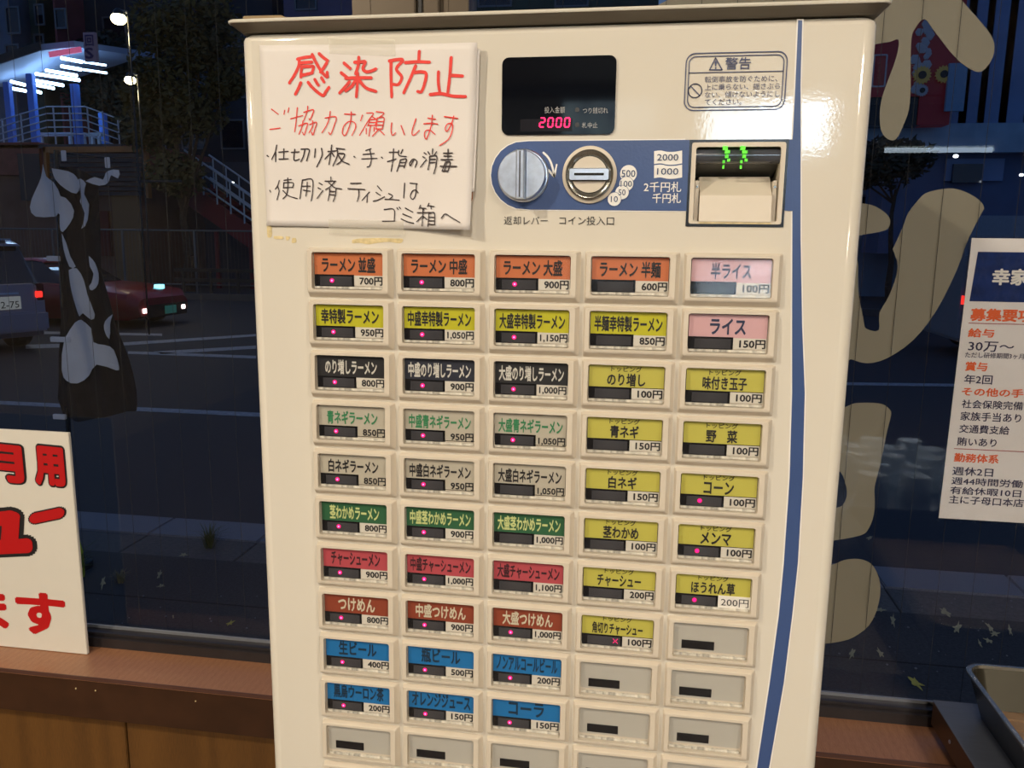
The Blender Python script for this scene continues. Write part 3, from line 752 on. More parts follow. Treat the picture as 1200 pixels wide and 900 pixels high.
def sheet(corners, name, m, off=0.0, parent=noti, n=26, curl=None, thick=.0002):
    TL, TR, BR2, BL2 = [Vector((P2(*q).x, P2(*q).z)) for q in corners]
    mb = MB(); vs = []
    for k in range(2):
        for j in range(n+1):
            for i in range(n+1):
                s_, t = i/n, j/n
                p = TL*(1-s_)*(1-t)+TR*s_*(1-t)+BR2*s_*t+BL2*(1-s_)*t
                vs.append((p.x, paper_y(p.x, p.y)+off+(thick if k else 0)+(curl(s_, t) if curl else 0), p.y))
    fs = []; o = (n+1)**2
    for j in range(n):
        for i in range(n):
            a = j*(n+1)+i; fs.append((a, a+1, a+n+2, a+n+1)); fs.append((o+a, o+a+n+1, o+a+n+2, o+a+1))
    for i in range(n):
        fs.append((i, o+i, o+i+1, i+1)); a = n*(n+1)+i; fs.append((a, a+1, o+a+1, o+a))
        a = i*(n+1); fs.append((a, a+n+1, o+a+n+1, o+a)); a = i*(n+1)+n; fs.append((a, o+a, o+a+n+1, a+n+1))
    return mb.add(vs, fs).build(name, m, parent, smooth=2)
sheet([(304, 53), (559.5, 49.5), (550.5, 269.5), (312.5, 264.5)], 'paper_sheet', m_paper)
sheet([(500, 56), (562.0, 57), (555.5, 225), (500, 222)], 'backing_sheet', m_paper, .0012)
flat([(549, 222), (556, 222), (555.5, 233), (552, 241), (549, 241)], mat('brown_tab', (.35, .13, .05), .5), 'brown_tab', -.006, .0003, parent=noti)
for (cs, off) in (([(385, 43), (463, 46.5), (463.5, 66), (386, 63)], -.0006), ([(385, 257), (473, 259), (474, 276), (386, 274)], -.0006)):
    a = [P2(*q) for q in cs]
    mb = MB()
    n = 8; vs = []
    for j in range(n+1):
        for i in range(n+1):
            s_, t = i/n, j/n
            x = (a[0].x*(1-s_)+a[1].x*s_)*(1-t)+(a[3].x*(1-s_)+a[2].x*s_)*t; z = (a[0].z*(1-s_)+a[1].z*s_)*(1-t)+(a[3].z*(1-s_)+a[2].z*s_)*t
            vs.append((x, paper_y(x, z)-.0005, z))
    mb.add(vs, [(j*(n+1)+i, j*(n+1)+i+1, (j+1)*(n+1)+i+1, (j+1)*(n+1)+i) for j in range(n) for i in range(n)])
    mb.build('tape_strip', m_cleartape, noti)

def handwriting(name, m, ox, oy, s, wpx, strokes, taper=.85):
    mb = MB()
    for si, st in enumerate(strokes):
        P = []
        for (a, b) in st:
            p = P2(ox+a/s, oy+b/s); P.append((p.x, p.z))
        stroke(mb, P, wpx*.00074, lambda x, z, q=.00045+.00002*si: paper_y(x, z)-q, len(P) > 2, taper)
    return mb.build(name, m, noti, fix=False)
HA = [ # 感 染
 [(145,150),(240,128),(340,118)], [(165,150),(160,230),(110,340),(45,440)], [(190,197),(320,185)], [(195,240),(190,300),(185,370)], [(195,245),(300,238),(340,245),(325,310)], [(190,350),(260,335),(328,318)],
 [(325,95),(360,170),(430,290),(505,370),(508,310)], [(410,85),(460,130),(515,168)], [(500,200),(460,265),(425,310)],
 [(185,440),(155,510),(118,580)], [(275,435),(350,520),(455,595),(490,550),(530,495)], [(358,400),(400,470)], [(440,380),(470,430)],
 [(715,200),(790,265)], [(680,320),(760,380)], [(780,430),(720,500),(660,565)], [(895,130),(890,220),(855,330)],[(845,190),(920,185),(975,185),(945,265),(985,305),(1050,295),(1105,270)],
 [(735,385),(900,378),(1050,380)], [(878,320),(878,450),(865,610)], [(860,400),(810,480),(735,540)], [(900,410),(980,500),(1105,545)]]
HB = [ # 防 止
 [(120,225),(200,210),(285,215),(205,320),(270,420),(230,510),(165,510)], [(140,225),(140,430),(148,665)],
 [(485,110),(478,235)], [(315,245),(460,235),(610,240)], [(440,285),(380,430),(295,615)], [(430,365),(510,358),(570,385),(545,520),(510,600),(465,598)],
 [(720,360),(718,480),(735,610)], [(875,185),(860,390),(835,610)], [(870,400),(1015,410)], [(620,635),(750,625),(900,655),(1050,660)]]
HC = [ # ご協力お
 [(102,98),(182,158)], [(84,332),(202,316)], [(254,112),(246,158)], [(302,84),(292,134)],
 [(322,210),(462,172)], [(400,82),(388,220),(370,360)],
 [(520,65),(515,120),(472,235)], [(474,135),(585,105),(570,170),(545,220),(535,205)],
 [(465,235),(455,300),(418,388)], [(416,292),(515,260),(500,330),(480,395),(460,365)], [(575,232),(575,300),(535,370)], [(545,275),(620,250),(605,320),(580,395),(565,365)],
 [(780,125),(770,200),(735,290),(684,370)], [(722,200),(845,188),(825,290),(785,388),(762,365)],
 [(945,155),(1068,158)], [(1022,130),(1015,240),(985,340),(950,402),(920,370),(940,290),(1000,240),(1060,255),(1072,310),(1030,400)], [(1150,168),(1130,232)]]
HD = [ # 願います
 [(95,140),(170,145),(120,215),(15,390)], [(150,175),(195,205)],
 [(130,215),(205,215),(190,280)], [(130,215),(110,285)], [(120,245),(200,245)], [(110,278),(190,278)], [(140,280),(120,400)], [(90,315),(90,375)], [(180,300),(178,345)],
 [(205,125),(290,140),(235,190)], [(215,195),(290,195),(270,320)], [(215,195),(200,320)], [(215,235),(285,235)], [(210,275),(280,275)], [(200,318),(268,318)], [(235,320),(160,400)], [(245,335),(295,385)],
 [(378,250),(370,330),(385,390),(420,362)], [(483,282),(520,382)], [(650,205),(610,330),(610,385),(640,380),(688,335)],
 [(785,198),(870,210)], [(738,262),(820,255),(895,265)], [(835,165),(820,290),(770,430),(745,390),(760,340),(810,335),(865,380)],
 [(970,180),(1120,200)], [(1075,175),(1050,260),(1000,345),(980,310),(1010,260),(1060,265),(1055,350),(1010,440),(915,505)]]
HE = [ # ・仕切り板・
 [(52,170),(66,182)], [(162,52),(145,130),(105,215)], [(150,130),(150,242)], [(188,132),(295,122)], [(245,95),(243,210)], [(190,212),(295,208)],
 [(332,135),(420,128)], [(372,100),(360,200),(375,228),(425,212)], [(445,98),(535,100),(525,170),(508,232)], [(488,105),(470,180),(440,240)],
 [(608,95),(600,190)], [(680,88),(685,170),(625,302)], [(755,125),(850,115)], [(797,52),(785,160),(765,275)], [(785,140),(720,210)], [(800,140),(825,180)],
 [(850,88),(945,98)], [(862,95),(860,180),(812,290)], [(865,145),(945,155),(910,230),(858,272)], [(870,160),(920,235),(998,270)], [(1055,182),(1066,190)]]
HF = [ # 手・指の消毒
 [(85,110),(145,90)], [(55,155),(180,143)], [(40,205),(210,198)], [(130,95),(148,200),(130,280),(100,295)], [(262,185),(275,197)],
 [(350,130),(450,128)], [(398,92),(390,220),(370,345)], [(330,235),(425,205)], [(500,100),(480,145)], [(455,110),(460,165),(540,178)],
 [(475,215),(540,205),(530,260),(515,305)], [(475,215),(460,270),(435,345)], [(470,245),(525,245)], [(460,282),(515,282)],
 [(625,210),(590,280),(580,250),(620,205),(660,235),(640,295)], [(742,135),(765,152)], [(728,180),(752,195)], [(765,215),(700,295)],
 [(838,92),(835,150)], [(785,125),(805,155)], [(882,125),(862,155)], [(805,175),(800,250),(785,325)], [(805,175),(882,172),(875,280),(850,372)], [(812,208),(870,208)], [(808,245),(868,242)],
 [(960,140),(1060,138)], [(965,172),(1050,172)], [(932,213),(1062,210)], [(1012,98),(1010,210)], [(985,238),(945,340)], [(985,238),(1035,240),(1025,300),(1010,345)], [(925,287),(1108,288)], [(945,340),(1010,340)], [(1000,240),(975,335)]]
HG = [ # ・使用済テ
 [(82,178),(92,198)], [(192,65),(175,120),(145,165)], [(172,130),(190,190),(165,285)], [(248,62),(330,52)], [(245,90),(350,92),(345,145)], [(245,90),(240,150)], [(240,148),(345,143)], [(290,35),(290,150),(275,230),(235,275)], [(235,180),(300,240),(400,272)],
 [(458,60),(445,160),(430,275)], [(458,60),(570,52),(578,180),(560,300)], [(450,130),(550,130)], [(470,175),(550,188)], [(515,85),(512,160),(498,245)],
 [(652,92),(690,115)], [(640,148),(672,165)], [(695,180),(630,270)], [(788,25),(788,68)], [(722,72),(845,72)], [(830,80),(780,135),(725,170)], [(765,90),(830,145),(912,162)], [(775,155),(770,230),(755,300)], [(845,150),(842,230),(815,305)], [(780,190),(835,190)], [(778,228),(830,228)],
 [(1015,98),(1138,95)], [(985,158),(1178,168)], [(1108,165),(1110,240),(1092,305)]]
HH = [ # ィシュは / ゴミ箱へ
 [(200,175),(125,260)], [(180,210),(175,280)], [(282,112),(325,162)], [(268,178),(312,208)], [(240,268),(290,255),(355,222)], [(398,190),(438,215),(405,245)], [(360,248),(430,250),(505,258)],
 [(560,85),(550,235)], [(615,85),(690,90)], [(680,90),(672,200),(645,248),(618,220),(640,165),(675,155),(698,182)],
 [(352,352),(450,352),(455,465)], [(335,472),(460,470)], [(482,335),(495,352)], [(505,328),(518,345)], [(568,338),(645,380)], [(542,398),(632,435)], [(525,448),(590,478),(652,492)],
 [(722,310),(708,345)], [(712,335),(778,342)], [(745,340),(755,360)], [(808,290),(795,320)], [(800,312),(860,322)], [(828,318),(832,345)],
 [(692,385),(860,382)], [(748,350),(745,430),(738,520)], [(742,420),(685,475)], [(748,420),(790,455)], [(808,390),(805,450),(798,525)], [(808,392),(862,388),(868,505)], [(808,430),(862,432)], [(805,465),(865,468)], [(800,502),(868,505)],
 [(935,440),(975,398),(1040,435),(1125,485)]]
handwriting('red_lettering', m_red, 335, 55, 10.435, 3.7, HA, .9)
handwriting('red_lettering', m_red, 445, 50, 10.435, 3.7, HB, .9)
handwriting('red_lettering', m_red, 308, 118, 9.836, 1.35, HC)
handwriting('red_lettering', m_red, 420, 118, 9.6, 1.35, HD)
handwriting('black_lettering', m_blackm, 308, 165, 9.836, 1.6, HE)
handwriting('black_lettering', m_blackm, 420, 165, 9.6, 1.5, HF)
handwriting('black_lettering', m_blackm, 308, 205, 9.836, 1.35, HG)
handwriting('black_lettering', m_blackm, 410, 205, 8.696, 1.35, HH)

# flat brown box on top of the machine
b0 = at(280, 24, .03); b1 = at(345, 22, .03); zt = MZ+.0086
cb = MB().loops([[(b0.x, y, zt), (b1.x+.012, y, zt), (b1.x-.012, y, at(330, 17.5, .03).z), (b0.x+.004, y, at(285, 18.5, .03).z)] for y in (.03, .16)])
tag(cb.build('cardboard_piece', m_card, bevel=.0006), 'flat brown cardboard piece lying on the left end of the machine lid', 'cardboard')

# ================================================================ WHITE BOARD ON THE SILL (left)
YB = .462
bTR = at(92.5, 508, YB); bBR = at(89.5, 757.5, YB)
xr = (bTR.x+bBR.x)/2
brd = empty('sign_board', (xr-.21, YB, SILLZ), 'white board with red lettering standing on the wooden sill at the left', 'sign')
zb = SILLZ+.0006
MB().box(xr-.42, xr, YB, YB+.006, zb, bTR.z).build('board_panel', m_board, brd, bevel=.0008)
def outlined(s, u0, v0, u1, v1, tl=0.0, bold=.05, ob=.095):
    """letters with a black border; the box is that of the plain letter"""
    for nm, b_, y, m in (('black_outline', ob, YB-.0003, m_ink), ('red_lettering', bold, YB-.0013, m_redprint)):
        a = at(u0, (v0+v1)/2, YB); b = at(u1, (v0+v1)/2, YB); t = at(60, v0, YB); d = at(60, v1, YB)
        text(s, a.x, b.x, d.z, t.z, y, m, brd, nm, bold=b_, tilt=tl, base=True)
ZZ = at(0, 600, YB)
outlined('月', -16, 525, 25, 565, tl=-.04, bold=.070, ob=.125)
outlined('用', 43, 525, 74, 566, tl=-.04, bold=.070, ob=.125)
outlined('ュ', -34, 613, 32, 653, tl=.12, bold=.085, ob=.150)
outlined('ー', 42, 607, 70, 609.5, tl=.26, bold=.24, ob=.315)
ptext('ます', -38, 692, 77, 741, YB-.0005, m_redprint, brd, 'red_lettering', bold=.05)

# ================================================================ POSTER ON THE RIGHT WINDOW
YQ = .5165
po = empty('recruitment_poster', (at(1139, 440, YQ).x+.13, YQ, at(1120, 610, YQ).z), 'laminated white recruitment poster with navy heading on the right window', 'poster')
pTL = at(1139, 279, YQ); pBL = at(1100, 607, YQ); px0 = (pTL.x+pBL.x)/2
slope = (pBL.x-pTL.x)/(pBL.z-pTL.z)
def px_at(z): return pTL.x+(z-pTL.z)*slope
W_ = .297
MB().prism([(px_at(pBL.z), pBL.z), (px_at(pBL.z)+W_, pBL.z), (px_at(pTL.z)+W_, pTL.z), (px_at(pTL.z), pTL.z)], YQ, YQ+.0006).build('poster_sheet', m_postp, po)
MB().prism([(px_at(pBL.z)-.003, pBL.z-.004), (px_at(pBL.z)+W_+.004, pBL.z-.004), (px_at(pTL.z)+W_+.004, pTL.z+.004), (px_at(pTL.z)-.003, pTL.z+.004)], YQ-.0012, YQ-.0008).build('laminate', m_lamin, po)
hA = at(1146, 295, YQ); hB = at(1136, 353, YQ)
MB().prism([(hB.x, hB.z), (hB.x+W_-.025, hB.z), (hA.x+W_-.03, hA.z), (hA.x, hA.z)], YQ-.0003, YQ-.0001).build('navy_heading', m_postnavy, po)
def pline(s, u0, v0, v1, uref, nref, m, bold=.02):
    """s starts at u0; its first nref characters end at uref"""
    a = at(u0, (v0+v1)/2, YQ); b = at(uref, (v0+v1)/2, YQ); t = at(u0, v0, YQ); d = at(u0, v1, YQ)
    wd = (b.x-a.x)*len(s)/nref
    text(s, a.x, a.x+wd, d.z, t.z, YQ-.0005, m, po, bold=bold)
m_pnavy = mat('poster_ink', rgb(34, 30, 72), .4)
pline('幸家', 1162.5, 314.5, 334, 1184, 1, m_white, .045)
pline('募集要項', 1137, 361, 376, 1201-8, 3, m_orange, .045)
pline('給与', 1134.5, 384.5, 395, 1165, 2, m_orange, .035)
pline('30万～', 1134.5, 399.5, 411.5, 1188.5, 4, m_pnavy, .015)
pline('ただし研修期間3ヶ月', 1131, 412.3, 419, 1193, 9, m_pnavy, .012)
pline('賞与', 1131, 423.5, 434.5, 1157, 2, m_orange, .035)
pline('年2回', 1130, 438.5, 449.5, 1163, 3, m_pnavy, .02)
pline('その他の手当', 1127, 453.5, 463.5, 1199, 5, m_orange, .035)
pline('社会保険完備', 1127, 468, 478, 1199, 6, m_pnavy, .018)
pline('家族手当あり', 1125.5, 482, 492.5, 1197, 6, m_pnavy, .018)
pline('交通費支給', 1124, 497, 507, 1183, 5, m_pnavy, .018)
pline('賄いあり', 1121.5, 512, 522, 1168, 4, m_pnavy, .018)
pline('勤務体系', 1118, 530.5, 541, 1170.5, 4, m_orange, .035)
pline('週休2日', 1116, 546.5, 556.5, 1164, 4, m_pnavy, .018)
pline('週44時間労働', 1115, 558.5, 567.5, 1199, 7, m_pnavy, .018)
pline('有給休暇10日', 1113.5, 569.5, 578.5, 1197, 7, m_pnavy, .018)
pline('主に子母口本店', 1112, 580, 589.5, 1200, 7, m_pnavy, .018)
for u, v in ((1135, 378.5), (1118, 525.5)):
    a = at(u, v, YQ); MB().box(a.x, a.x+W_-.03, YQ-.0005, YQ-.0001, a.z-.0006, a.z+.0004).build('rule', mat('rule_red', (.35, .05, .06), .5) if 'rule_red' not in MATS else MATS['rule_red'], po)

# ================================================================ STEEL SHELF AND TRAY (lower right)
TZ = .735
shelf = empty('steel_shelf', (.85, .1, 0), 'stainless steel shelf table with brown side beside the right window', 'table')
c0 = gz(1093, 820, TZ)
x0 = c0.x; y1 = c0.y
m_steeldk = mat('steel_top', (.15, .165, .205), .40, .3, var=.05, scale=30, stretch=(1, 6, 1))
MB().box(x0, 1.45, -.75, y1, TZ-.0015, TZ).build('steel_top', m_steeldk, shelf, bevel=.0005)
MB().box(x0+.0006, 1.45, -.748, y1-.001, TZ-.037, TZ-.0016).build('side_apron', mat('brown_apron', (.085, .035, .012), .35, .3, var=.15), shelf, bevel=.0006)
sc0 = gz(1109.5, 869, TZ-.018)
MB().loops([[(x0-q, sc0.y+r_*math.cos(2*PI*i/10), TZ-.018+r_*math.sin(2*PI*i/10)) for i in range(10)] for q, r_ in ((0, .0028), (.001, .0028), (.0016, .0014))]).build('apron_screw', m_chrome, shelf)
for x in (.62, 1.42):
    for y in (-.72, .36):
        MB().box(x-.015, x+.015, y-.015, y+.015, 0, TZ-.038).build('leg', m_steel, shelf)
# tray
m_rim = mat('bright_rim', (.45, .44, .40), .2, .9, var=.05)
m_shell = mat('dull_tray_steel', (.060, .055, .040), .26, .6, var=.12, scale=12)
RZ = .80
r0 = gz(1124.5, 775, RZ)
tx0, ty1 = r0.x, r0.y; tx1, ty0 = tx0+.36, -.12
tray = empty('steel_tray', ((tx0+tx1)/2, (ty0+ty1)/2, TZ), 'deep stainless steel tray with wooden slats on the steel shelf', 'tray')
def tl(z, ins, r): return [(x, y, z) for x, y in rrect(tx0+ins, tx1-ins, ty0+ins, ty1-ins, r, 6)]
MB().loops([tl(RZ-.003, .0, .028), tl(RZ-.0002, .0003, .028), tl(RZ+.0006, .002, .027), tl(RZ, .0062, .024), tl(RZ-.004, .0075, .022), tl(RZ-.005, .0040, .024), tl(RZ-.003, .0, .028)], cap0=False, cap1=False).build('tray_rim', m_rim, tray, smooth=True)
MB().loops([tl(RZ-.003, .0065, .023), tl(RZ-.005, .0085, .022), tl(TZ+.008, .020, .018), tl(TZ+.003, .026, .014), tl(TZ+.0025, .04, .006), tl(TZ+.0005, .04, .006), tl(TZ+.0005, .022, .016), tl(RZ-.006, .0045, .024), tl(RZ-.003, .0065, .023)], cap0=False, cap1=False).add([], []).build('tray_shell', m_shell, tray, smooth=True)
MB().prismz([(p[0], p[1]) for p in tl(0, .039, .006)], TZ+.0005, TZ+.0028).build('tray_floor', m_steel, tray)
sl0 = None
y = ty0+.05
while y < ty1-.045:
    MB().box(tx0+.03, tx1-.03, y, y+.021, TZ+.008, TZ+.014).build('wooden_slat', m_wood2, tray, bevel=.001)
    y += .024
for x in (tx0+.08, tx1-.08):
    MB().box(x-.008, x+.008, ty0+.04, ty1-.04, TZ+.003, TZ+.0079).build('slat_bearer', m_wood2, tray)
# upturned tumblers on the shelf: only their reflections show in the window
m_tumb = mat('pale_tumbler', (.60, .68, .74), .25, var=.03)
tg = None
TROW = ['nearest the viewer', 'second row from the viewer', 'middle row', 'fourth row from the viewer', 'row nearest the tray']
for j in range(5):
    for i in range(3):
        x = .650+.098*i+(.030 if j % 2 else 0); y = -.705+.095*j
        lab = 'upturned pale tumbler on the steel shelf, '+TROW[j]+', '+('left', 'centre', 'right')[i]
        if tg is None:
            tg = MB().lathe_z(x, y, [(.038, TZ+.0005), (.038, TZ+.004), (.034, TZ+.085), (.032, TZ+.088), (.028, TZ+.088), (.027, TZ+.0855)], 24).build('tumbler', m_tumb, smooth=True)
            tag(tg, lab, 'tumbler', 'upturned tumblers on the steel shelf')
            bx_, by_ = x, y
        else:
            c = tg.copy(); col.objects.link(c); c.location = tg.location+Vector((x-bx_, y-by_, 0)); c['label'] = lab

# ================================================================ LIGHT FIXTURES IN THE ROOM
m_lampw = mat('warm_diffuser', (1.0, .80, .56), .5, emit=3.0, var=.01)
m_tube = mat('cool_tube', (.70, .86, 1.0), .5, emit=9.0, var=.01)
DLAB = ['right of the machine near the window', 'just behind the viewer', 'far left near the window', 'behind and far right', 'middle of the room', 'behind and left']
for i, p in enumerate(DOWN):
    d = empty('downlight', (p[0], p[1], 2.6), 'round warm recessed ceiling downlight, '+DLAB[i], 'ceiling light', 'recessed downlights in the ceiling')
    MB().lathe_z(p[0], p[1], [(.17, 2.6195), (.17, 2.600), (.155, 2.597), (.152, 2.6195)], 32).build('rim', m_lid, d, smooth=True)
    MB().lathe_z(p[0], p[1], [(.151, 2.61), (.151, 2.606)], 32).build('diffuser', m_lampw, d)
so = light('tumbler_fill_spot', 'SPOT', (.78, -.52, 2.50), 220, (.85, .92, 1.0), .03, spot_size=.40, spot_blend=.5); so.rotation_euler = (0, 0, 0)  # unseen lamp added to brighten the tumblers' reflections in the window
ss = empty('tumbler_fill_lamp', (.78, -.52, 2.52), 'small cool downlight added out of view to brighten the tumblers on the steel shelf', 'ceiling light')
MB().lathe_z(.78, -.52, [(.045, 2.619), (.045, 2.53), (.040, 2.53), (.038, 2.60)], 24).build('lamp_housing', m_black, ss, smooth=True)
kd = Vector((0, 0, 1.15))-Vector(KEY); kd.normalize()
sp = empty('ceiling_spotlight', (KEY[0], KEY[1], 2.5), 'black ceiling spotlight aimed at the ticket machine', 'spotlight')
kp = Vector(KEY)
MB().bar(kp-kd*.02, kp-kd*.15, .05, 20).build('lamp_housing', m_black, sp, smooth=True)
MB().bar(kp-kd*.09, (kp-kd*.09).xy.to_3d()+Vector((0, 0, 2.619)), .008, 8).build('stem', m_black, sp)
def tube(name, x0, x1, y, z, label, th=.02, n=1):
    t = empty(name, ((x0+x1)/2, y, z), label, 'ceiling light')
    MB().box(x0-.03, x1+.03, y-.06, y+.06, z+.05, z+.11).build('housing', m_lid, t, bevel=.004)
    for i in range(n):
        yy_ = y+(i-(n-1)/2)*.05
        MB().bar((x0, yy_, z+.022), (x1, yy_, z+.022), th, 14).build('tube', m_tube, t, smooth=True)
    for x in (x0, x1):
        MB().box(x-.012, x+.012, y-.05, y+.05, z+.0, z+.055).build('end_cap', m_lid, t)
    for x in (x0+.15, x1-.15):
        MB().bar((x, y, z+.11), (x, y, 2.619), .006, 6).build('hanger', m_lid, t)
tube('fluorescent_lamp', 2.05, 2.95, -6.0, 2.13, 'cool fluorescent lamp hanging at the back right of the room', .022, 1)

# backlit light box over the kitchen pass and a pale cabinet added for the display to mirror: seen only as reflections
lb = empty('light_box', (.95, -6.1, 2.05), 'bluish white backlit light box over the kitchen pass', 'light box')
MB().box(.48, 1.42, -6.14, -6.05, 2.03, 2.42).build('housing', m_lid, lb, bevel=.004)
MB().box(.50, 1.40, -6.05, -6.04, 2.05, 2.40).build('lit_panel', mat('light_box_panel', (.58, .78, 1.0), .5, emit=17.0, var=.15, scale=9), lb)
for x in (.6, 1.3): MB().bar((x, -6.1, 2.42), (x, -6.1, 2.619), .008, 6).build('hanger', m_lid, lb)
wc = empty('added_cabinet', (-.5, -6.4, 1.9), 'pale blue cabinet added on the back wall to reflect in the display', 'cabinet')
MB().box(-1.5, .2, -6.595, -6.25, 2.0, 2.5).build('carcass', mat('cabinet_blue', (.42, .52, .62), .5), wc, bevel=.01)
MB().box(-.62, .12, -6.23, -6.222, 2.20, 2.46).build('reflection_panel', mat('reflection_panel', (.45, .62, .85), .5, emit=1.6, var=.5, scale=5), wc)  # glowing panel added to give the black display a bluish reflection
for i in range(3): MB().box(-1.49+.565*i, -.935+.565*i, -6.25, -6.232, 2.01, 2.49).build('door', mat('cabinet_door', (.50, .60, .70), .4) if 'cabinet_door' not in MATS else MATS['cabinet_door'], wc, bevel=.004)

# ================================================================ STREET OUTSIDE
RZD, PVZ = -.25, -.15       # road level, pavement level
m_asph = mat('asphalt', (.034, .038, .050), .85, var=.25, scale=120, bump=.5, bscale=160, dist=.004)
m_pave = mat('pavement_asphalt', (.042, .044, .052), .9, var=.3, scale=90, bump=.5, bscale=220, dist=.003)
m_kerb = mat('kerb_granite', (.20, .21, .25), .85, var=.35, scale=260, bump=.4, bscale=300)
m_gut = mat('gutter_concrete', (.10, .10, .105), .9, var=.2, scale=60, bump=.3, bscale=150)
m_tyre0 = mat('joint_black', (.012, .012, .013), .95)
m_line = mat('road_paint', (.34, .36, .40), .8, var=.25, scale=25)
ka = gz(200, 607, PVZ).y; kb = gz(200, 628, PVZ).y; kc = gz(200, 652, PVZ).y
# the pavement runs to the gutter; kerb stones then stand between gutter and road
road = struct(MB().box(-60, 60, ka, 60, RZD-.1, RZD), 'road', m_asph)
pav = struct(MB().box(-60, 60, .60, kc-.002, PVZ-.2, PVZ), 'pavement', m_pave)
g0 = k0 = None
for i in range(18):
    x = -5.4+i*.6
    MB().box(x+.003, x+.597, kb+.004, kc-.004, PVZ-.15, PVZ-.004).build('gutter_slab', m_gut, pav, bevel=.003)
    MB().box(x+.003, x+.597, ka+.001, kb, PVZ-.2, PVZ+.004).build('kerb_stone', m_kerb, pav, bevel=.006)
MB().box(-60, -5.4, ka, kc, PVZ-.2, PVZ).box(5.4, 60, ka, kc, PVZ-.2, PVZ).build('kerb_run', m_kerb, pav)
jy = gz(200, 703, PVZ).y
MB().box(-60, 60, jy-.004, jy+.004, PVZ-.01, PVZ+.0008).build('pavement_joint', m_tyre0, pav)
def mark(pix, name='lane_line', m=m_line, z=RZD+.002, parent=None):
    P = [gz(u, v, z) for u, v in pix]
    return MB().loops([[(p.x, p.y, z-.002) for p in P], [(p.x, p.y, z+.001) for p in P]]).build(name, m, parent or road)
mark([(-60, 467), (320, 484.5), (320, 489), (-60, 471)])
mark([(150, 411.5), (300, 417), (300, 420), (150, 414.5)])
mark([(30, 404), (150, 401), (300, 391.5), (300, 394), (150, 404.5), (30, 408.5)])
mark([(180, 412), (300, 405), (300, 408.5), (190, 415)])
mark([(30, 388), (190, 391), (190, 393.5), (30, 391)])
mark([(985, 448), (1210, 451), (1210, 454), (985, 451)])
# leaves and pebbles on the pavement
m_leafy = mat('yellow_leaf', (.42, .40, .10), .8, var=.2); m_leafp = mat('pale_leaf', (.34, .33, .22), .8, var=.2)
LR = random.Random(21)
def maple(u, v, r, m, lab, grp=None, rot=0.0, z=PVZ):
    c = gz(u, v, z+.002); pts = []
    for i in range(20):
        a = 2*PI*i/20; k = (1.0 if i % 4 == 0 else (.42 if i % 4 == 2 else .60))*LR.uniform(.55, 1.0)
        px_, py_ = r*1.25*k*math.cos(a), r*k*math.sin(a)*.55
        pts.append((c.x+px_*math.cos(rot)-py_*math.sin(rot), c.y+px_*math.sin(rot)+py_*math.cos(rot)))
    mb = MB().loops([[(x, y, z+.0005+.8*(y-c.y+r)) for x, y in pts], [(x, y, z+.0025+.8*(y-c.y+r)) for x, y in pts]])
    o = mb.build('fallen_leaf', m, origin=(c.x, c.y, z)); tag(o, lab, 'leaf', grp); return o
WHR = ['topmost one beside the round film shape', 'just right of the round film shape', 'widest pale one in the upper middle', 'just below the widest pale one', 'left one of the group above the tray', 'middle one of the group above the tray', 'rightmost at the photo edge', 'lowest of the group above the tray', 'leftmost, nearest the machine', 'low one right of the leftmost', 'small one alone near the oval reflections', 'smallest, left of the lowest above the tray']
WHL = ['highest, left of the green tuft', 'larger of the middle pair', 'smaller of the middle pair, just below the larger', 'widest, beside the white board', 'yellow one near the machine', 'tiny one near the window frame']
maple(1072, 808, .034, m_leafy, 'largest yellow fallen leaf on the pavement near the window frame', None, 2.6)
for i, (u, v, r) in enumerate([(1031, 719, .020), (1046, 732, .022), (1107, 724, .030), (1121, 742, .026), (1160, 741, .022), (1165, 747, .018), (1183, 743, .020), (1158, 755, .018), (998, 771, .022), (1031, 770, .020), (1019, 633, .016), (1148, 757, .012)]):
    maple(u, v, r*1.1, m_leafp, 'pale fallen leaf beyond the right window, '+WHR[i], 'fallen leaves beyond the right window', i*1.3)
for i, (u, v, r) in enumerate([(215.5, 654, .022), (187, 678, .024), (189, 690, .018), (121, 688, .030), (270, 734, .018), (203, 724, .008)]):
    maple(u, v, r, m_leafp if i != 4 else m_leafy, 'fallen leaf beyond the left window, '+WHL[i], 'fallen leaves beyond the left window', i*1.7)
peb = None
for i in range(46):
    u = rnd.uniform(975, 1190) if i % 3 else rnd.uniform(100, 310); v = rnd.uniform(700, 800) if i % 3 else rnd.uniform(690, 750)
    c = gz(u, v, PVZ)
    if peb is None:
        peb = MB().sphere((c.x, c.y, PVZ+.003), .0045, 7, 5, .7).build('pebble', m_kerb, origin=(c.x, c.y, PVZ)); tag(peb, 'tiny pale pebble on the dark pavement outside', 'pebble', 'pebbles scattered on the pavement')
    else:
        p = peb.copy(); col.objects.link(p); p.location = (c.x, c.y, PVZ); q = rnd.uniform(.4, 1.1); p.scale = (q, q, q)
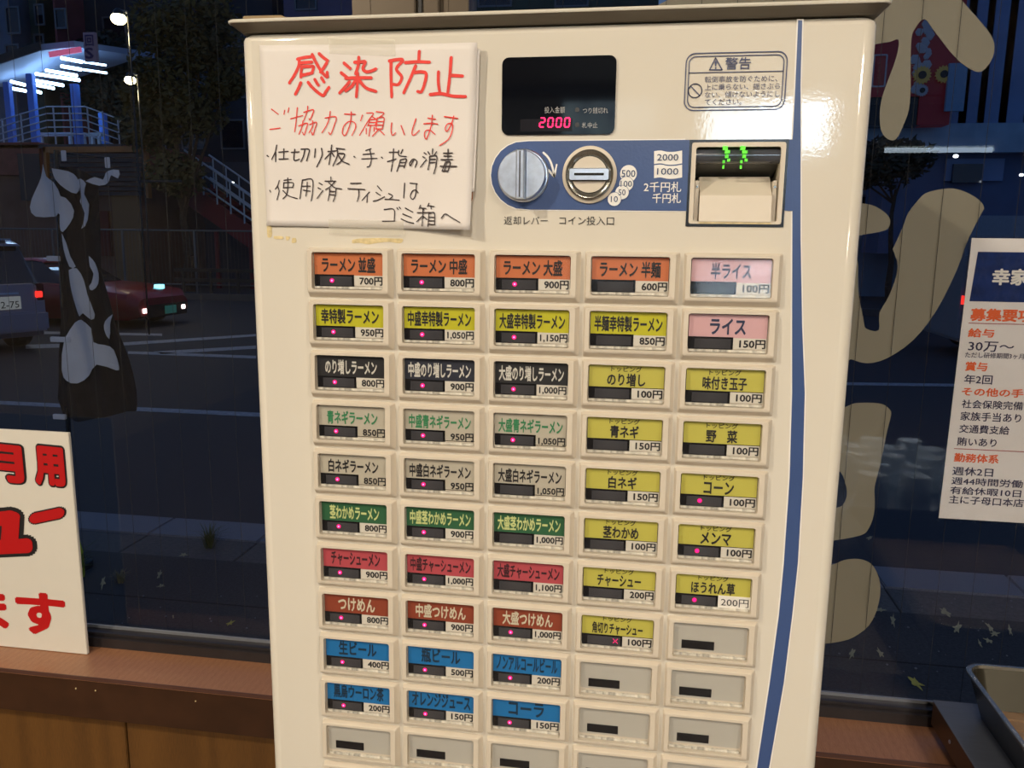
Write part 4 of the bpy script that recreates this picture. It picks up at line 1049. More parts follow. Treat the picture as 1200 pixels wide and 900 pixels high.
# grass
def tuft(u, v, r, h, n, m, name, lab, cat, seed):
    R_ = random.Random(seed); c = gz(u, v, PVZ); mb = MB()
    for i in range(n):
        a = R_.uniform(0, 2*PI); q = R_.uniform(0, r*.3); L = h*R_.uniform(.5, 1.1); lean = R_.uniform(.15, .9)
        b = Vector((c.x+q*math.cos(a), c.y+q*math.sin(a), PVZ)); d = Vector((math.cos(a), math.sin(a), 0)); s_ = Vector((-d.y, d.x, 0))*.0022
        L0 = [b-s_, b+s_]; m1 = b+d*L*lean*.35+Vector((0, 0, L*.6)); e = b+d*L*lean+Vector((0, 0, L*(1-.4*lean)))
        mb.add([b-s_, b+s_, m1+s_*.8, m1-s_*.8, e], [(0, 1, 2, 3), (3, 2, 4)])
    o = mb.build(name, m, origin=(c.x, c.y, PVZ), fix=False); return tag(o, lab, cat, kind='stuff')
m_grass = mat('grass_blade', (.07, .10, .03), .8, var=.3); m_dry = mat('dry_grass', (.22, .19, .10), .8, var=.3)
tuft(246, 641, .09, .13, 90, m_grass, 'grass_tuft', 'small green grass tuft growing by the kerb', 'grass', 3)
tuft(141, 682, .08, .06, 60, m_dry, 'dry_grass', 'dry brown grass tuft on the pavement', 'grass', 4)
tuft(86, 684, .06, .22, 90, m_grass, 'grass_clump', 'dark green grass clump half behind the white board', 'grass', 5)
# bright leaf beside the board
c = gz(95, 676, PVZ)
mb = MB(); L = []
for k in range(7):
    t = k/6; wd = .030*math.sin(PI*min(1, t*.85+.15))**.8+.002
    L.append([(c.x-wd-.02*t, c.y, PVZ+.24*t), (c.x-.02*t, c.y-.012, PVZ+.24*t), (c.x+wd-.02*t, c.y, PVZ+.24*t), (c.x-.02*t, c.y+.004, PVZ+.24*t)])
tag(mb.loops(L).build('broad_leaf', mat('lime_leaf', (.30, .42, .02), .5, var=.15)), 'bright lime green upright leaf behind the edge of the white board', 'plant')

# ---- promotional banner on its pole, at the kerb
by = 2.55
pt = at(66, 176, by); pb_ = Vector((at(71, 480, by).x, by, PVZ))
ban = empty('banner_flag', pb_, 'dark banner flag with white shapes tied to a black pole at the kerb', 'banner')
pd = (pt-pb_).normalized()
MB().bar(pb_, pt, .0105, 12).build('pole', m_black, ban, smooth=True)
MB().lathe_z(pb_.x, pb_.y, [(.08, PVZ), (.08, PVZ+.03), (.05, PVZ+.05), (.02, PVZ+.10)], 24).build('pole_base', m_black, ban)
def cloth_y(x, z):
    return by-.012+.014*math.sin(x*42+z*7)+.010*math.sin(z*11+x*9)
m_cloth = mat('dark_cloth', (.018, .016, .018), .9, var=.3); m_wcloth = mat('white_cloth_print', (.82, .80, .84), .9, var=.08, scale=8)
def clothpoly(pix, name, m, off=0.0, th=.002, sm=3):
    P = [Vector(p) for p in pix]; P = smooth_line(P+[P[0]], sm)[:-1] if sm else P
    W3 = [at(p[0], p[1], by) for p in P]
    me = bpy.data.meshes.new(name); b = bmesh.new()
    vs = [b.verts.new((p.x, 0, p.z)) for p in W3]; f = b.faces.new(vs)
    bmesh.ops.triangulate(b, faces=[f])
    for _ in range(3): bmesh.ops.subdivide_edges(b, edges=[e for e in b.edges if e.calc_length() > .04], cuts=1, use_grid_fill=False); bmesh.ops.triangulate(b, faces=b.faces)
    bmesh.ops.recalc_face_normals(b, faces=b.faces)
    r = bmesh.ops.solidify(b, geom=list(b.faces), thickness=th)
    for v in b.verts:
        y = v.co.y; v.co.y = cloth_y(v.co.x, v.co.z)+off+y
        v.co -= org(ban)
    b.to_mesh(me); b.free(); me.materials.append(m)
    o = bpy.data.objects.new(name, me); link(o, ban); return o
clothpoly([(72, 196), (100, 200), (118, 214), (112, 240), (100, 262), (108, 290), (122, 318), (134, 350), (143, 385), (155, 420), (164, 474), (150, 482), (75, 488), (74, 400), (73, 300)], 'flag_cloth', m_cloth, 0)
WH_ = [
 [(52, 193), (56, 207), (68, 214), (76, 232), (72, 252), (62, 254), (48, 254), (42, 243), (44, 224), (48, 208)],
 [(67, 198), (82, 201), (94, 208), (97, 218), (90, 227), (80, 222), (70, 210)],
 [(68, 229), (80, 232), (88, 247), (86, 262), (80, 272), (76, 266), (80, 254), (70, 248)],
 [(79, 274), (85, 285), (90, 300), (96, 312), (90, 312), (82, 292)],
 [(89, 316), (97, 314), (104, 328), (108, 345), (115, 368), (112, 374), (104, 366), (98, 370), (94, 360), (90, 340)],
 [(88, 378), (100, 374), (112, 384), (114, 400), (124, 404), (134, 410), (140, 430), (136, 434), (118, 426), (106, 440), (96, 448), (86, 444), (80, 432), (80, 396)],
 [(140, 367), (134, 380), (129, 397), (124, 386), (126, 376)],
 [(95, 212), (101, 210), (108, 216), (104, 228), (110, 240), (104, 258), (96, 268), (100, 250), (94, 236), (98, 226)],
 [(108, 213), (116, 208), (124, 211), (128, 204), (134, 201), (146, 200), (146, 210), (138, 206), (132, 214), (120, 218)],
 [(106, 300), (114, 308), (120, 320), (119, 332), (112, 340), (109, 335), (114, 324), (108, 312)],
]
for P in WH_: clothpoly(P, 'white_print', m_wcloth, -.010, .002, 2)
for u, v, d in ((66, 303, 0), (70, 397, 8), (73, 487, 0)):
    a = at(u-6, v, by); b = at(u+8+d, v, by)
    MB().box(a.x, b.x, by-.030, by-.014, a.z-.010, a.z+.012).build('tie_tab', m_wcloth, ban, bevel=.002)
for u, v in ((78, 183), (129, 191)):
    a = at(u, v, by+.01); MB().box(a.x-.012, a.x+.012, by-.01, by-.005, a.z-.022, a.z+.022).build('tie_tab', m_wcloth, ban, bevel=.002)
MB().bar(at(64, 178, by), at(134, 186, by), .004, 8).build('top_rod', m_black, ban)

# ---- cars
m_tyre = mat('tyre', (.012, .012, .013), .85); m_carglass = mat('car_glass', (.008, .012, .025), .06, spec=.8)
def wheel(mb_r, x, y, r, w, root, sgn):
    y0, y1 = (y-w, y) if sgn > 0 else (y, y+w)
    MB().loops([[(x+q*math.cos(2*PI*i/24), yy, r+q*math.sin(2*PI*i/24)) for i in range(24)] for q, yy in ((r*.62, y0), (r*.97, y0), (r, y0+.02), (r, y1-.02), (r*.97, y1), (r*.62, y1))]).build('tyre', m_tyre, root, smooth=True, origin=(0, 0, 0))
    yo = y if True else y
    MB().loops([[(x+q*math.cos(2*PI*i/24), yy, r+q*math.sin(2*PI*i/24)) for i in range(24)] for q, yy in ((r*.60, (y0+y1)/2), (r*.60, y1+.004 if sgn > 0 else y0-.004), (r*.2, y1+.012 if sgn > 0 else y0-.012))]).build('wheel_rim', m_steel, root, smooth=True, origin=(0, 0, 0))
def loft(st, lows):
    """st: (x, halfwidth, z0, zbelt, zdeck)"""
    return [[(x, -w*.94, z0), (x, -w, z0+(zb-z0)*.35), (x, -w, z0+(zb-z0)*.75), (x, -w*.93, zb), (x, -w*.80, zd), (x, w*.80, zd), (x, w*.93, zb), (x, w, z0+(zb-z0)*.75), (x, w, z0+(zb-z0)*.35), (x, w*.94, z0)] for x, w, z0, zb, zd in st]
def car(root_name, loc, yaw, body, cabin, roof, wheels, m_body, label):
    root = empty(root_name, (0, 0, 0), label, 'car')
    ORG[root.name] = Vector((0, 0, 0))
    MB().loops(loft(body, 0)).build('car_body', m_body, root, smooth=True, origin=(0, 0, 0))
    MB().loops([[(x, -w0, z0), (x, -w1, z1), (x, w1, z1), (x, w0, z0)] for x, w0, z0, w1, z1 in cabin]).build('car_windows', m_carglass, root, smooth=True, origin=(0, 0, 0))
    MB().loops([[(x, -w, z), (x, -w*.9, z+.03), (x, w*.9, z+.03), (x, w, z)] for x, w, z in roof]).build('car_roof', m_body, root, smooth=True, origin=(0, 0, 0))
    for x, y, r in wheels:
        for s_ in (1, -1): wheel(None, x, s_*y, r, .2, root, s_)
    root.location = loc; root.rotation_euler = (0, 0, yaw)
    return root
def cpart(root, name, m, x0, x1, y0, y1, z0, z1, bev=.01):
    return MB().box(x0, x1, y0, y1, z0, z1).build(name, m, root, origin=(0, 0, 0), bevel=bev)
m_vanp = mat('mauve_paint', (.42, .36, .42), .3, .3, var=.03, coat=.5)
m_redp = mat('red_paint', (.24, .012, .016), .3, var=.03, coat=.5)
m_tail = mat('tail_lamp', (1.0, .03, .02), .3, emit=1.6); m_taild = mat('tail_lens', (.12, .01, .012), .2)
m_head = mat('head_lamp', (1.0, .70, .62), .3, emit=4.0); m_teal = mat('teal_reflection', (.25, .85, 1.0), .3, emit=3.0)
m_plate = mat('plate_white', (.7, .66, .55), .5, emit=.20); m_plateg = mat('plate_green', (.05, .30, .22), .5, emit=.12)
# near car: drives to the left, seen from behind
vr = gz(52, 409, RZD)            # far rear corner of the near car
VW = .86
# local frame: +x forward (car heads to world -x), rear at x=0
VY = PI-.42
van = car('grey_hatchback', (vr.x+.14-VW*math.sin(VY), vr.y+VW*math.cos(VY), RZD), VY,
    [(0, VW*.93, .30, .88, .93), (.10, VW*.99, .20, .93, .98), (.6, VW, .18, .98, 1.02), (2.6, VW, .18, .98, 1.02), (3.3, VW*.98, .18, .90, .95), (3.9, VW*.95, .20, .78, .83), (4.25, VW*.82, .28, .62, .66)],
    [(.02, VW*.86, .92, VW*.80, .95), (.30, VW*.90, .96, VW*.74, 1.48), (2.4, VW*.90, .98, VW*.74, 1.50), (3.3, VW*.90, .92, VW*.84, .95)],
    [(.18, VW*.74, 1.44), (.4, VW*.76, 1.50), (1.6, VW*.76, 1.54), (2.5, VW*.74, 1.50)], [(.75, VW-.01, .31), (3.3, VW-.01, .31)], m_vanp,
    'mauve grey hatchback seen from behind in the near lane')
for s_ in (-1, 1):
    cpart(van, 'tail_lamp', m_taild, -.012, .10, s_*VW*.93-.10*(s_ > 0)-.0, s_*VW*.93+.10*(s_ < 0), .70, .93)
cpart(van, 'lit_tail_lamp', m_tail, -.022, 0, -VW*.90, -VW*.90+.10, .74, .83)
cpart(van, 'bumper', m_vanp, -.06, .12, -VW*.95, VW*.95, .28, .56, .03)
pl = cpart(van, 'number_plate', m_plate, -.03, -.005, -.47, -.13, .60, .77, .004)
MBt = MB(); text_mb(MBt, '12-75', .16, .44, .62, .71, -.0); o = MBt.build('plate_lettering', m_ink, pl, fix=False, origin=(0, 0, 0))
o.rotation_euler = (0, 0, -PI/2); o.location = (-.034, 0, 0)
cpart(van, 'rear_trim', m_chrome, -.035, -.005, -.45, .45, .80, .825, .004)
MB().box(.20, .50, -VW*.62, VW*.62, 1.515, 1.54).build('roof_spoiler', mat('sky_blue_gloss', (.30, .38, .5), .15, coat=.8), van, origin=(0, 0, 0), bevel=.01)
# far car: low, red, heading right
rc = gz(184, 384, RZD); RWD = .83
redc = car('red_sports_car', (rc.x-.02, rc.y+RWD*.35, RZD), -.10,
    [(0, RWD*.80, .22, .48, .52), (-.15, RWD*.95, .16, .60, .64), (-.9, RWD, .15, .68, .72), (-1.6, RWD, .15, .74, .76), (-3.2, RWD, .15, .78, .80), (-4.1, RWD*.97, .20, .80, .83), (-4.3, RWD*.85, .30, .70, .76)],
    [(-1.35, RWD*.86, .70, RWD*.80, .72), (-2.05, RWD*.88, .74, RWD*.66, 1.12), (-3.0, RWD*.88, .78, RWD*.66, 1.12), (-3.9, RWD*.84, .78, RWD*.78, .82)],
    [(-2.0, RWD*.66, 1.10), (-2.2, RWD*.68, 1.14), (-3.0, RWD*.68, 1.13)], [(-.80, RWD-.01, .30), (-3.4, RWD-.01, .31)], m_redp,
    'low red sports car with lit lamps in the far lane')
for s_ in (-1, 1):
    cpart(redc, 'fog_lamp', m_head, -.04, .03, s_*RWD*.62-.05, s_*RWD*.62+.05, .27, .35)
cpart(redc, 'teal_reflection', m_teal, -.35, -.22, .20, .34, .60, .72)  # traffic light reflection on the headlight, built as a glowing box
cpart(redc, 'number_plate', m_plateg, .0, .03, .0, .30, .22, .36, .004)
cpart(redc, 'front_grille', m_black, -.01, .012, -.45, .62, .18, .40, .004)
cpart(redc, 'wiper_cowl', m_steel, -1.40, -1.30, -.50, .50, .715, .735, .004)
# parked dark car far right
dk = gz(1035, 335, RZD)
dk_p = Vector((dk.x, 15.2, RZD))
car('dark_teal_car', (dk_p.x+1.4, dk_p.y, RZD), 0.0,
    [(0, VW*.82, .28, .62, .66), (-.3, VW*.95, .2, .78, .83), (-1.0, VW, .18, .90, .95), (-3.8, VW, .18, .96, 1.0), (-4.2, VW*.93, .30, .86, .9)],
    [(-.95, VW*.9, .92, VW*.84, .95), (-1.8, VW*.9, .96, VW*.74, 1.42), (-3.2, VW*.9, .97, VW*.74, 1.42), (-4.1, VW*.86, .9, VW*.80, .93)],
    [(-1.7, VW*.74, 1.40), (-2.6, VW*.76, 1.45), (-3.3, VW*.74, 1.40)], [(-.85, VW-.01, .31), (-3.4, VW-.01, .31)], mat('teal_paint', (.05, .12, .16), .3, .3, coat=.5),
    'dark teal car parked across the street beyond the right window')

# ---- far side of the street
def bxp(u0, v0, u1, v1, y0, y1):
    a = at(u0, v0, y0); b = at(u1, v1, y0); return MB().box(min(a.x, b.x), max(a.x, b.x), y0, y1, min(a.z, b.z), max(a.z, b.z))
FY = gz(250, 352, RZD).y
kerbf = struct(MB().box(-60, 60, FY, FY+.18, RZD, RZD+.16), 'trim_3', m_gut)
struct(MB().box(-60, 60, FY+.18, 60, RZD-.02, RZD+.13), 'floor_far', m_pave)
# fence with posts
fy = FY+.5
ft = at(200, 270, fy).z
fen = empty('street_fence', (at(150, 300, fy).x, fy, RZD+.13), 'thin grey metal fence along the far pavement', 'fence')
m_fence = mat('fence_metal', (.16, .17, .19), .5, .5)
xa = at(-60, 300, fy).x; xb = at(330, 300, fy).x
MB().bar((xa, fy, ft), (xb, fy, ft), .022, 8).build('top_rail', m_fence, fen)
MB().bar((xa, fy, RZD+.35), (xb, fy, RZD+.35), .02, 8).build('bottom_rail', m_fence, fen)
xp = at(145, 300, fy).x
for i in range(-3, 4):
    MB().bar((xp+i*2.0, fy, RZD+.13), (xp+i*2.0, fy, ft+.02), .03, 8).build('post', m_fence, fen)
mb = MB()
x = xa
while x < xb: mb.box(x, x+.004, fy+.01, fy+.014, RZD+.35, ft); x += .10
mb.build('wire_mesh', m_fence, fen)['kind'] = 'stuff'
# low guard rail
gr = empty('guard_rail', (at(270, 330, fy-.3).x, fy-.3, RZD+.13), 'low dark guard rail in front of the fence', 'guard rail')
z1 = at(270, 317, fy-.3).z
for zz in (z1, z1-.25):
    MB().box(at(205, 320, fy-.3).x, at(330, 320, fy-.3).x, fy-.33, fy-.27, zz-.05, zz+.04).build('rail', mat('rail_brown', (.035, .032, .03), .6) if 'rail_brown' not in MATS else MATS['rail_brown'], gr)
for i in range(4): 
    x = at(215+i*32, 330, fy-.3).x; MB().bar((x, fy-.3, RZD+.1), (x, fy-.3, z1), .04, 8).build('post', MATS['rail_brown'], gr)

# terrace building with blue posts
ty = FY+2.2; td = 3.6
ter = empty('terrace_building', (at(80, 200, ty).x, ty+2, RZD+.13), 'brown building with a blue lit open terrace on its roof', 'building')
m_brown = mat('terrace_brown', (.24, .075, .06), .7, var=.2, scale=4); m_orng = mat('orange_frame', (.45, .19, .06), .6); m_louv = mat('louvre_dark', (.035, .04, .05), .5)
m_bluep = mat('blue_post', (.10, .26, .85), .4); m_slate = mat('grey_wall', (.085, .085, .10), .8, var=.15, scale=3); m_railw = mat('pale_blue_rail', (.42, .52, .66), .5)
bxp(-140, 205, 170, 352, ty+.15, ty+td).build('wall', mat('brown_wall', (.17, .10, .08), .8, var=.2, scale=2), ter)
bxp(-140, 168, 48, 205, ty, ty+td).build('fascia', m_brown, ter)
bxp(48, 171, 172, 205, ty+.05, ty+td).build('fascia', m_brown, ter)
bxp(50, 172, 172, 178, ty-.12, ty+.05).build('orange_frame', m_orng, ter); bxp(166, 172, 174, 232, ty-.12, ty+.05).build('orange_frame', m_orng, ter); bxp(50, 172, 58, 232, ty-.12, ty+.05).build('orange_frame', m_orng, ter)
for i in range(9):
    v = 180+i*5.6; bxp(58, v, 166, v+4.2, ty-.08+.0*i, ty+.03).build('louvre_slat', m_louv, ter)
bxp(20, 180, 50, 235, ty-.02, ty+.1).build('wall_panel', m_louv, ter)
bxp(104, 247, 130, 300, ty+.0, ty+.2).build('red_door', mat('dim_red_door', (.10, .012, .012), .6), ter)
bxp(130, 228, 168, 340, ty+.02, ty+.2).build('ochre_panel', mat('ochre_panel', (.22, .14, .07), .7), ter)
dz = at(80, 169, ty).z
MB().box(at(-140, 168, ty).x, at(142, 168, ty).x, ty, ty+td, dz-.1, dz).build('deck', m_slate, ter)
for (u, v0, dy, w_) in ((6, 96, .3, .09), (33, 86, .4, .10), (85, 98, .3, .10), (118, 132, 1.8, .10), (-40, 96, .3, .09)):
    yy_ = ty+dy; a = at(u, v0, yy_); MB().box(a.x-w_, a.x+w_, yy_, yy_+.16, dz, a.z).build('blue_post', m_bluep, ter, bevel=.01)
ztp = at(40, 88, ty).z
rfz = at(60, 66, ty).z
m_under = mat('soffit_blue', (.34, .42, .60), .6)
rf0 = [at(-60, 100, ty), at(-2, 82, ty), at(58, 62, ty), at(96, 58, ty)]
rf = MB().loops([[(p.x, ty-.3, p.z), (p.x, ty-.3, p.z+.16), (p.x, ty+td, p.z+.16+.5), (p.x, ty+td, p.z+.5)] for p in rf0])
rf.build('roof', m_under, ter)
MB().loops([[(p.x, ty-.36, p.z+.02), (p.x, ty-.36, p.z+.22), (p.x, ty-.31, p.z+.22), (p.x, ty-.31, p.z+.02)] for p in rf0[:3]]).build('roof_edge', m_black, ter)
a = at(58, 64, ty-.4); b = at(95, 58, ty-.4)
MB().beam(a, b, .05, .14).build('pink_edge_light', mat('pink_glow', (.85, .16, .30), .5, emit=.55), ter)
m_tubes = mat('terrace_tube', (.50, .74, 1.0), .5, emit=12)
for (u0, v0, u1, v1, dy) in ((72, 68, 96, 72.5, .2), (72, 77.5, 95, 81.5, .2), (54, 82.5, 90, 88.5, .5), (42, 86.5, 93, 94, .8), (34, 93, 74, 100, 1.1), (35, 98, 63, 103.5, 1.4), (13, 95.5, 29, 99.5, .9), (5, 102, 30, 106.5, 1.2), (37, 105.5, 48, 108.5, 1.6), (-40, 104, -10, 108, 1.2), (98, 72.5, 124, 76.5, .2), (97, 81.5, 125, 85.5, .2)):
    yy_ = ty+dy; MB().bar(at(u0, v0, yy_), at(u1, v1, yy_), .045 if u0 < 97 else .028, 10).build('fluorescent_tube', m_tubes, ter)
# terrace railing
for k, (v_) in enumerate((125, 133, 141, 149, 157)):
    pts = [at(u, v_+d, ty+.05) for u, d in ((-60, 28), (0, 16), (30, 7), (55, 0), (100, 0), (138, 14 if k > 0 else 14))]
    mb = MB()
    for i in range(len(pts)-1): mb.bar(pts[i], pts[i+1], .018, 6)
    mb.build('railing_bar', m_railw, ter)
for u, d in ((2, 15), (24, 9), (62, 0), (81, 0), (102, 1), (120, 6), (138, 14)):
    a = at(u, 124+d, ty+.05); MB().bar((a.x, ty+.05, dz), a, .022, 6).build('railing_post', m_railw, ter)
for u0, u1 in ((44, 84), (90, 100), (104, 118)):
    a = at(u0, 157, ty+1.2); b = at(u1, 159, ty+1.2)
    MB().box(a.x, b.x, ty+1.2, ty+1.35, a.z-.06, a.z+.04).box(a.x+.05, a.x+.12, ty+1.2, ty+1.3, dz, a.z).box(b.x-.12, b.x-.05, ty+1.2, ty+1.3, dz, a.z).build('terrace_bench', m_railw, ter)
m_sgn = mat('pale_sign', (.16, .13, .20), .6, emit=.12)
sg = bxp(97, 38, 113, 72, ty-.4, ty-.3).build('roof_sign', m_sgn, ter)
msg = mat('sign_purple', (.05, .03, .12), .6)
for s_, v0, v1 in (('回', 41, 54), ('S', 56, 69)):
    a = at(99.5, v0, ty-.4); b = at(110.5, v1, ty-.4); text(s_, a.x, b.x, b.z, a.z, ty-.42, msg, sg, bold=.04)

# buildings behind (left)
def block(u0, v0, u1, v1, y0, depth, name, m, label, wins=(), wm=None):
    a = at(u0, v0, y0); b = at(u1, v1, y0)
    r = empty(name, ((a.x+b.x)/2, y0+depth/2, RZD+.13), label, 'building')
    MB().box(min(a.x, b.x), max(a.x, b.x), y0, y0+depth, RZD+.1, max(a.z, b.z)).build('wall', m, r)
    for (p0, q0, p1, q1) in wins:
        c_ = at(p0, q0, y0); d_ = at(p1, q1, y0)
        wv = ring(rrect(c_.x, d_.x, d_.z, c_.z, .02, 1), rrect(c_.x+.06, d_.x-.06, d_.z+.06, c_.z-.06, .02, 1), y0-.06, y0).build('window', m_fence, r)
        MB().box(c_.x+.05, d_.x-.05, y0-.02, y0-.01, d_.z+.05, c_.z-.05).build('pane', wm or m_carglass, wv)
    return r
m_bl1 = mat('blue_grey_wall', (.13, .17, .24), .8, var=.15, scale=1.5); m_bl2 = mat('dark_red_wall', (.22, .06, .065), .8, var=.2, scale=1.5)
m_bl3 = mat('dark_green_wall', (.06, .085, .065), .8, var=.2, scale=1.5); m_bl4 = mat('night_wall', (.035, .04, .055), .8, var=.25, scale=.8)
m_bl5 = mat('mauve_wall', (.16, .125, .20), .8, var=.15, scale=1.5)
block(-140, -60, 36, 300, ty+7, 1.6, 'tall_building', m_bl1, 'tall blue grey building at the far left behind the terrace', wins=[(-20, 10, 0, 40), (6, 8, 26, 40), (6, 52, 26, 84)])
block(36, -70, 59, 300, ty+7.6, 1.6, 'green_building', m_bl3, 'narrow dark green building behind the terrace roof', wins=[(40, 5, 54, 30), (40, 40, 54, 62)])
block(59, -60, 86, 300, ty+7.2, 1.6, 'red_building', m_bl2, 'dark red narrow building behind the terrace', wins=[(64, 10, 80, 34)])
block(86, -60, 330, 300, ty+9.4, 1.6, 'dark_building', m_bl4, 'long dark building behind the tree', wins=[(120+i*46, 20+j*60, 150+i*46, 55+j*60) for i in range(4) for j in range(3)])
block(330, -60, 440, 300, ty+8.5, 4, 'mauve_building', m_bl5, 'mauve building left of the bronze window mullion', wins=[(345, -10, 372, 12)])
block(525, -60, 760, 300, ty+8.8, 4, 'green_grey_building', m_bl3, 'dark green grey building right of the bronze window mullion', wins=[(560, -12, 600, 8), (650, -12, 690, 8)])

# street lamps
m_lampy = mat('street_lamp_glow', (1.0, .80, .42), .5, emit=14.0)
for (u, v, yy_, r_, lab) in ((139, 22, 11.5, .115, 'nearer and higher warm street lamp left of the machine'), (152.5, 94, 14.5, .105, 'farther and lower warm street lamp left of the machine')):
    a = at(u, v, yy_)
    lm = empty('street_lamp', (a.x+.05, yy_, RZD), lab, 'street lamp')
    MB().sphere((a.x, yy_, a.z), r_, 16, 10, .75).build('lamp_globe', m_lampy, lm, smooth=2)
    MB().bar((a.x+.12, yy_+.06, RZD+.0), (a.x+.12, yy_+.06, a.z+.08), .014, 8).build('pole', m_black, lm)
    MB().lathe_z(a.x, yy_, [(r_*.80, a.z+.055), (r_*.6, a.z+.11), (.03, a.z+.15)], 16).build('lamp_hood', m_black, lm)
    MB().bar((a.x+.12, yy_+.06, a.z+.10), (a.x, yy_, a.z+.13), .02, 6).build('lamp_arm', m_fence, lm)
    light('street_lamp_light', 'POINT', (a.x, yy_-.05, a.z-.25), 65, (1.0, .80, .42), .15)
    MB().box(a.x-.02, a.x+.9, yy_+.05, yy_+.09, a.z-1.9, a.z-1.86).build('cross_bar', m_black, lm) if u > 145 else None

# trees
def tree(name, trunk, crown, n, leaf, m_leaf, lab, seed, tr=.16):
    """trunk: base (x,y,z) and top; crown: list of (centre, radius)"""
    R_ = random.Random(seed); b, t = Vector(trunk[0]), Vector(trunk[1])
    root = empty(name, b, lab, 'tree')
    mb = MB(); p = b; k = 5
    for i in range(k):
        q = b.lerp(t, (i+1)/k)+Vector((R_.uniform(-.06, .06), R_.uniform(-.06, .06), 0)); mb.bar(p, q, tr*(1-.11*i), 10, tr*(1-.11*(i+1))); p = q
    for c_, r_ in crown: mb.bar(t-Vector((0, 0, .3)), Vector(c_), tr*.35, 6, tr*.12)
    mb.build('trunk', mat('bark_'+str(seed), (.06, .042, .030), .9, var=.3, scale=12), root)
    f = MB()
    for i in range(n):
        c_, r_ = crown[R_.randrange(len(crown))]
        d = Vector((R_.gauss(0, 1), R_.gauss(0, 1), R_.gauss(0, 1))).normalized()*(r_*R_.random()**.45)
        p = Vector(c_)+Vector((d.x, d.y, d.z*.75)); a = Vector((R_.gauss(0, 1), R_.gauss(0, 1), R_.gauss(0, .6))).normalized(); e = a.orthogonal().normalized()
        s_ = leaf*R_.uniform(.6, 1.3)
        f.add([p-a*s_, p+e*s_*.45, p+a*s_, p-e*s_*.45], [(0, 1, 2, 3)])
    o = f.build('foliage', m_leaf, root, fix=False); o['kind'] = 'stuff'
    return root
m_olive = mat('olive_leaves', (.075, .072, .030), .8, var=.5, scale=.7); m_dgreen = mat('dark_leaves', (.020, .030, .022), .8, var=.4, scale=.7)
yt = FY+1.2
def cw(u, v, r, y=None): p = at(u, v, y or yt); return (p.x, p.y, p.z), r
b_ = at(224, 330, yt)
tree('street_tree', ((b_.x, yt, RZD+.1), tuple(at(214, 235, yt))), [cw(205, 205, .8), cw(180, 150, .9), cw(228, 130, .9), cw(200, 80, 1.0), cw(250, 60, .9), cw(170, 110, .7), cw(240, 20, .9), cw(190, 30, .9), cw(265, 100, .5)], 9000, .095, m_olive,
     'broad olive leaved street tree left of the machine', 11, .17)
tree('dark_tree', (tuple(Vector((at(120, 300, ty+5.4).x, ty+5.4, RZD+.1))), tuple(at(120, 150, ty+5.4))), [cw(115, 110, 1.2, ty+5.4), cw(150, 120, 1.1, ty+5.4), cw(165, 150, 1.0, ty+5.4), cw(130, 70, 1.2, ty+5.4)], 4500, .14, m_dgreen,
     'dark leafy tree behind the terrace beside the street lamps', 12, .18)
# outside staircase
sy = FY+2.4
st = empty('outside_staircase', (at(260, 300, sy).x, sy, RZD+.13), 'dark red outside staircase with pale blue railings', 'staircase')
m_str = mat('stair_red', (.16, .02, .03), .6, var=.15)
for dy in (0, 1.3):
    A = at(218, 212, sy); B = at(330, 290, sy)
    MB().loops([[(A.x, sy+dy, A.z), (B.x, sy+dy, B.z), (B.x, sy+dy, B.z-.65), (A.x, sy+dy, A.z-.65)], [(A.x, sy+dy+.06, A.z), (B.x, sy+dy+.06, B.z), (B.x, sy+dy+.06, B.z-.65), (A.x, sy+dy+.06, A.z-.65)]]).build('stringer', m_str, st)
    for off in (.18, .50, .82):
        MB().bar((A.x, sy+dy, A.z+off), (B.x, sy+dy, B.z+off), .028, 8).build('stair_rail', m_railw, st)
    for i in range(7):
        t = (i+.3)/7; p = A.lerp(B, t); MB().bar((p.x, sy+dy, p.z-.05), (p.x, sy+dy, p.z+.84), .022, 6).build('baluster', m_railw, st)
for i in range(12):
    p = A.lerp(B, (i+.5)/12); MB().box(p.x-.16, p.x+.16, sy+.06, sy+1.3, p.z-.12, p.z-.08).build('stair_tread', m_str, st)
block(236, 190, 330, 300, sy+1.6, 1.2, 'stair_hut', mat('hut_wall', (.05, .06, .09), .8, var=.2), 'low dark building behind the outside staircase')
for u in (250, 290, 325):
    p = at(u, 262, sy); MB().box(p.x-.05, p.x+.05, sy+.1, sy+.2, RZD+.13, p.z-.2).build('stair_post', m_str, st)
p = at(272.5, 214, sy+.6)
tag(MB().sphere(p, .045, 10, 6, .6).build('stair_lamp', mat('white_dot_glow', (1, .95, .85), .5, emit=5), smooth=2), 'tiny white lamp on the outside staircase', 'lamp')

# ---- right of the machine
ry = FY+2.0
m_cl = mat('blue_cladding', (.20, .29, .50), .7, var=.12, scale=1.2); m_cl2 = mat('blue_cladding_dark', (.09, .14, .27), .7, var=.12, scale=1.2)
bq = ry+.5
rb = empty('blue_building', (at(1150, 200, bq).x, bq+1, RZD+.13), 'tall building with blue vertical cladding panels at the far right', 'building')
us = [1118, 1131, 1143, 1152, 1166, 1178, 1192, 1206, 1222, 1240, 1262]
for i in range(len(us)-1):
    a = at(us[i], -60, bq); b = at(us[i+1], 160, bq)
    MB().box(a.x, b.x-.02, bq+(.06 if i % 2 else 0), bq+.3, b.z, a.z).build('cladding_panel', m_cl if i % 2 == 0 else m_cl2, rb)
bxp(960, 146, 1262, 178, bq-.05, bq+.3).build('pale_band', mat('pale_band', (.28, .42, .58), .6, var=.15, scale=2), rb)
bxp(1040, 160, 1262, 300, bq+.4, bq+2).build('lower_wall', m_cl2, rb)
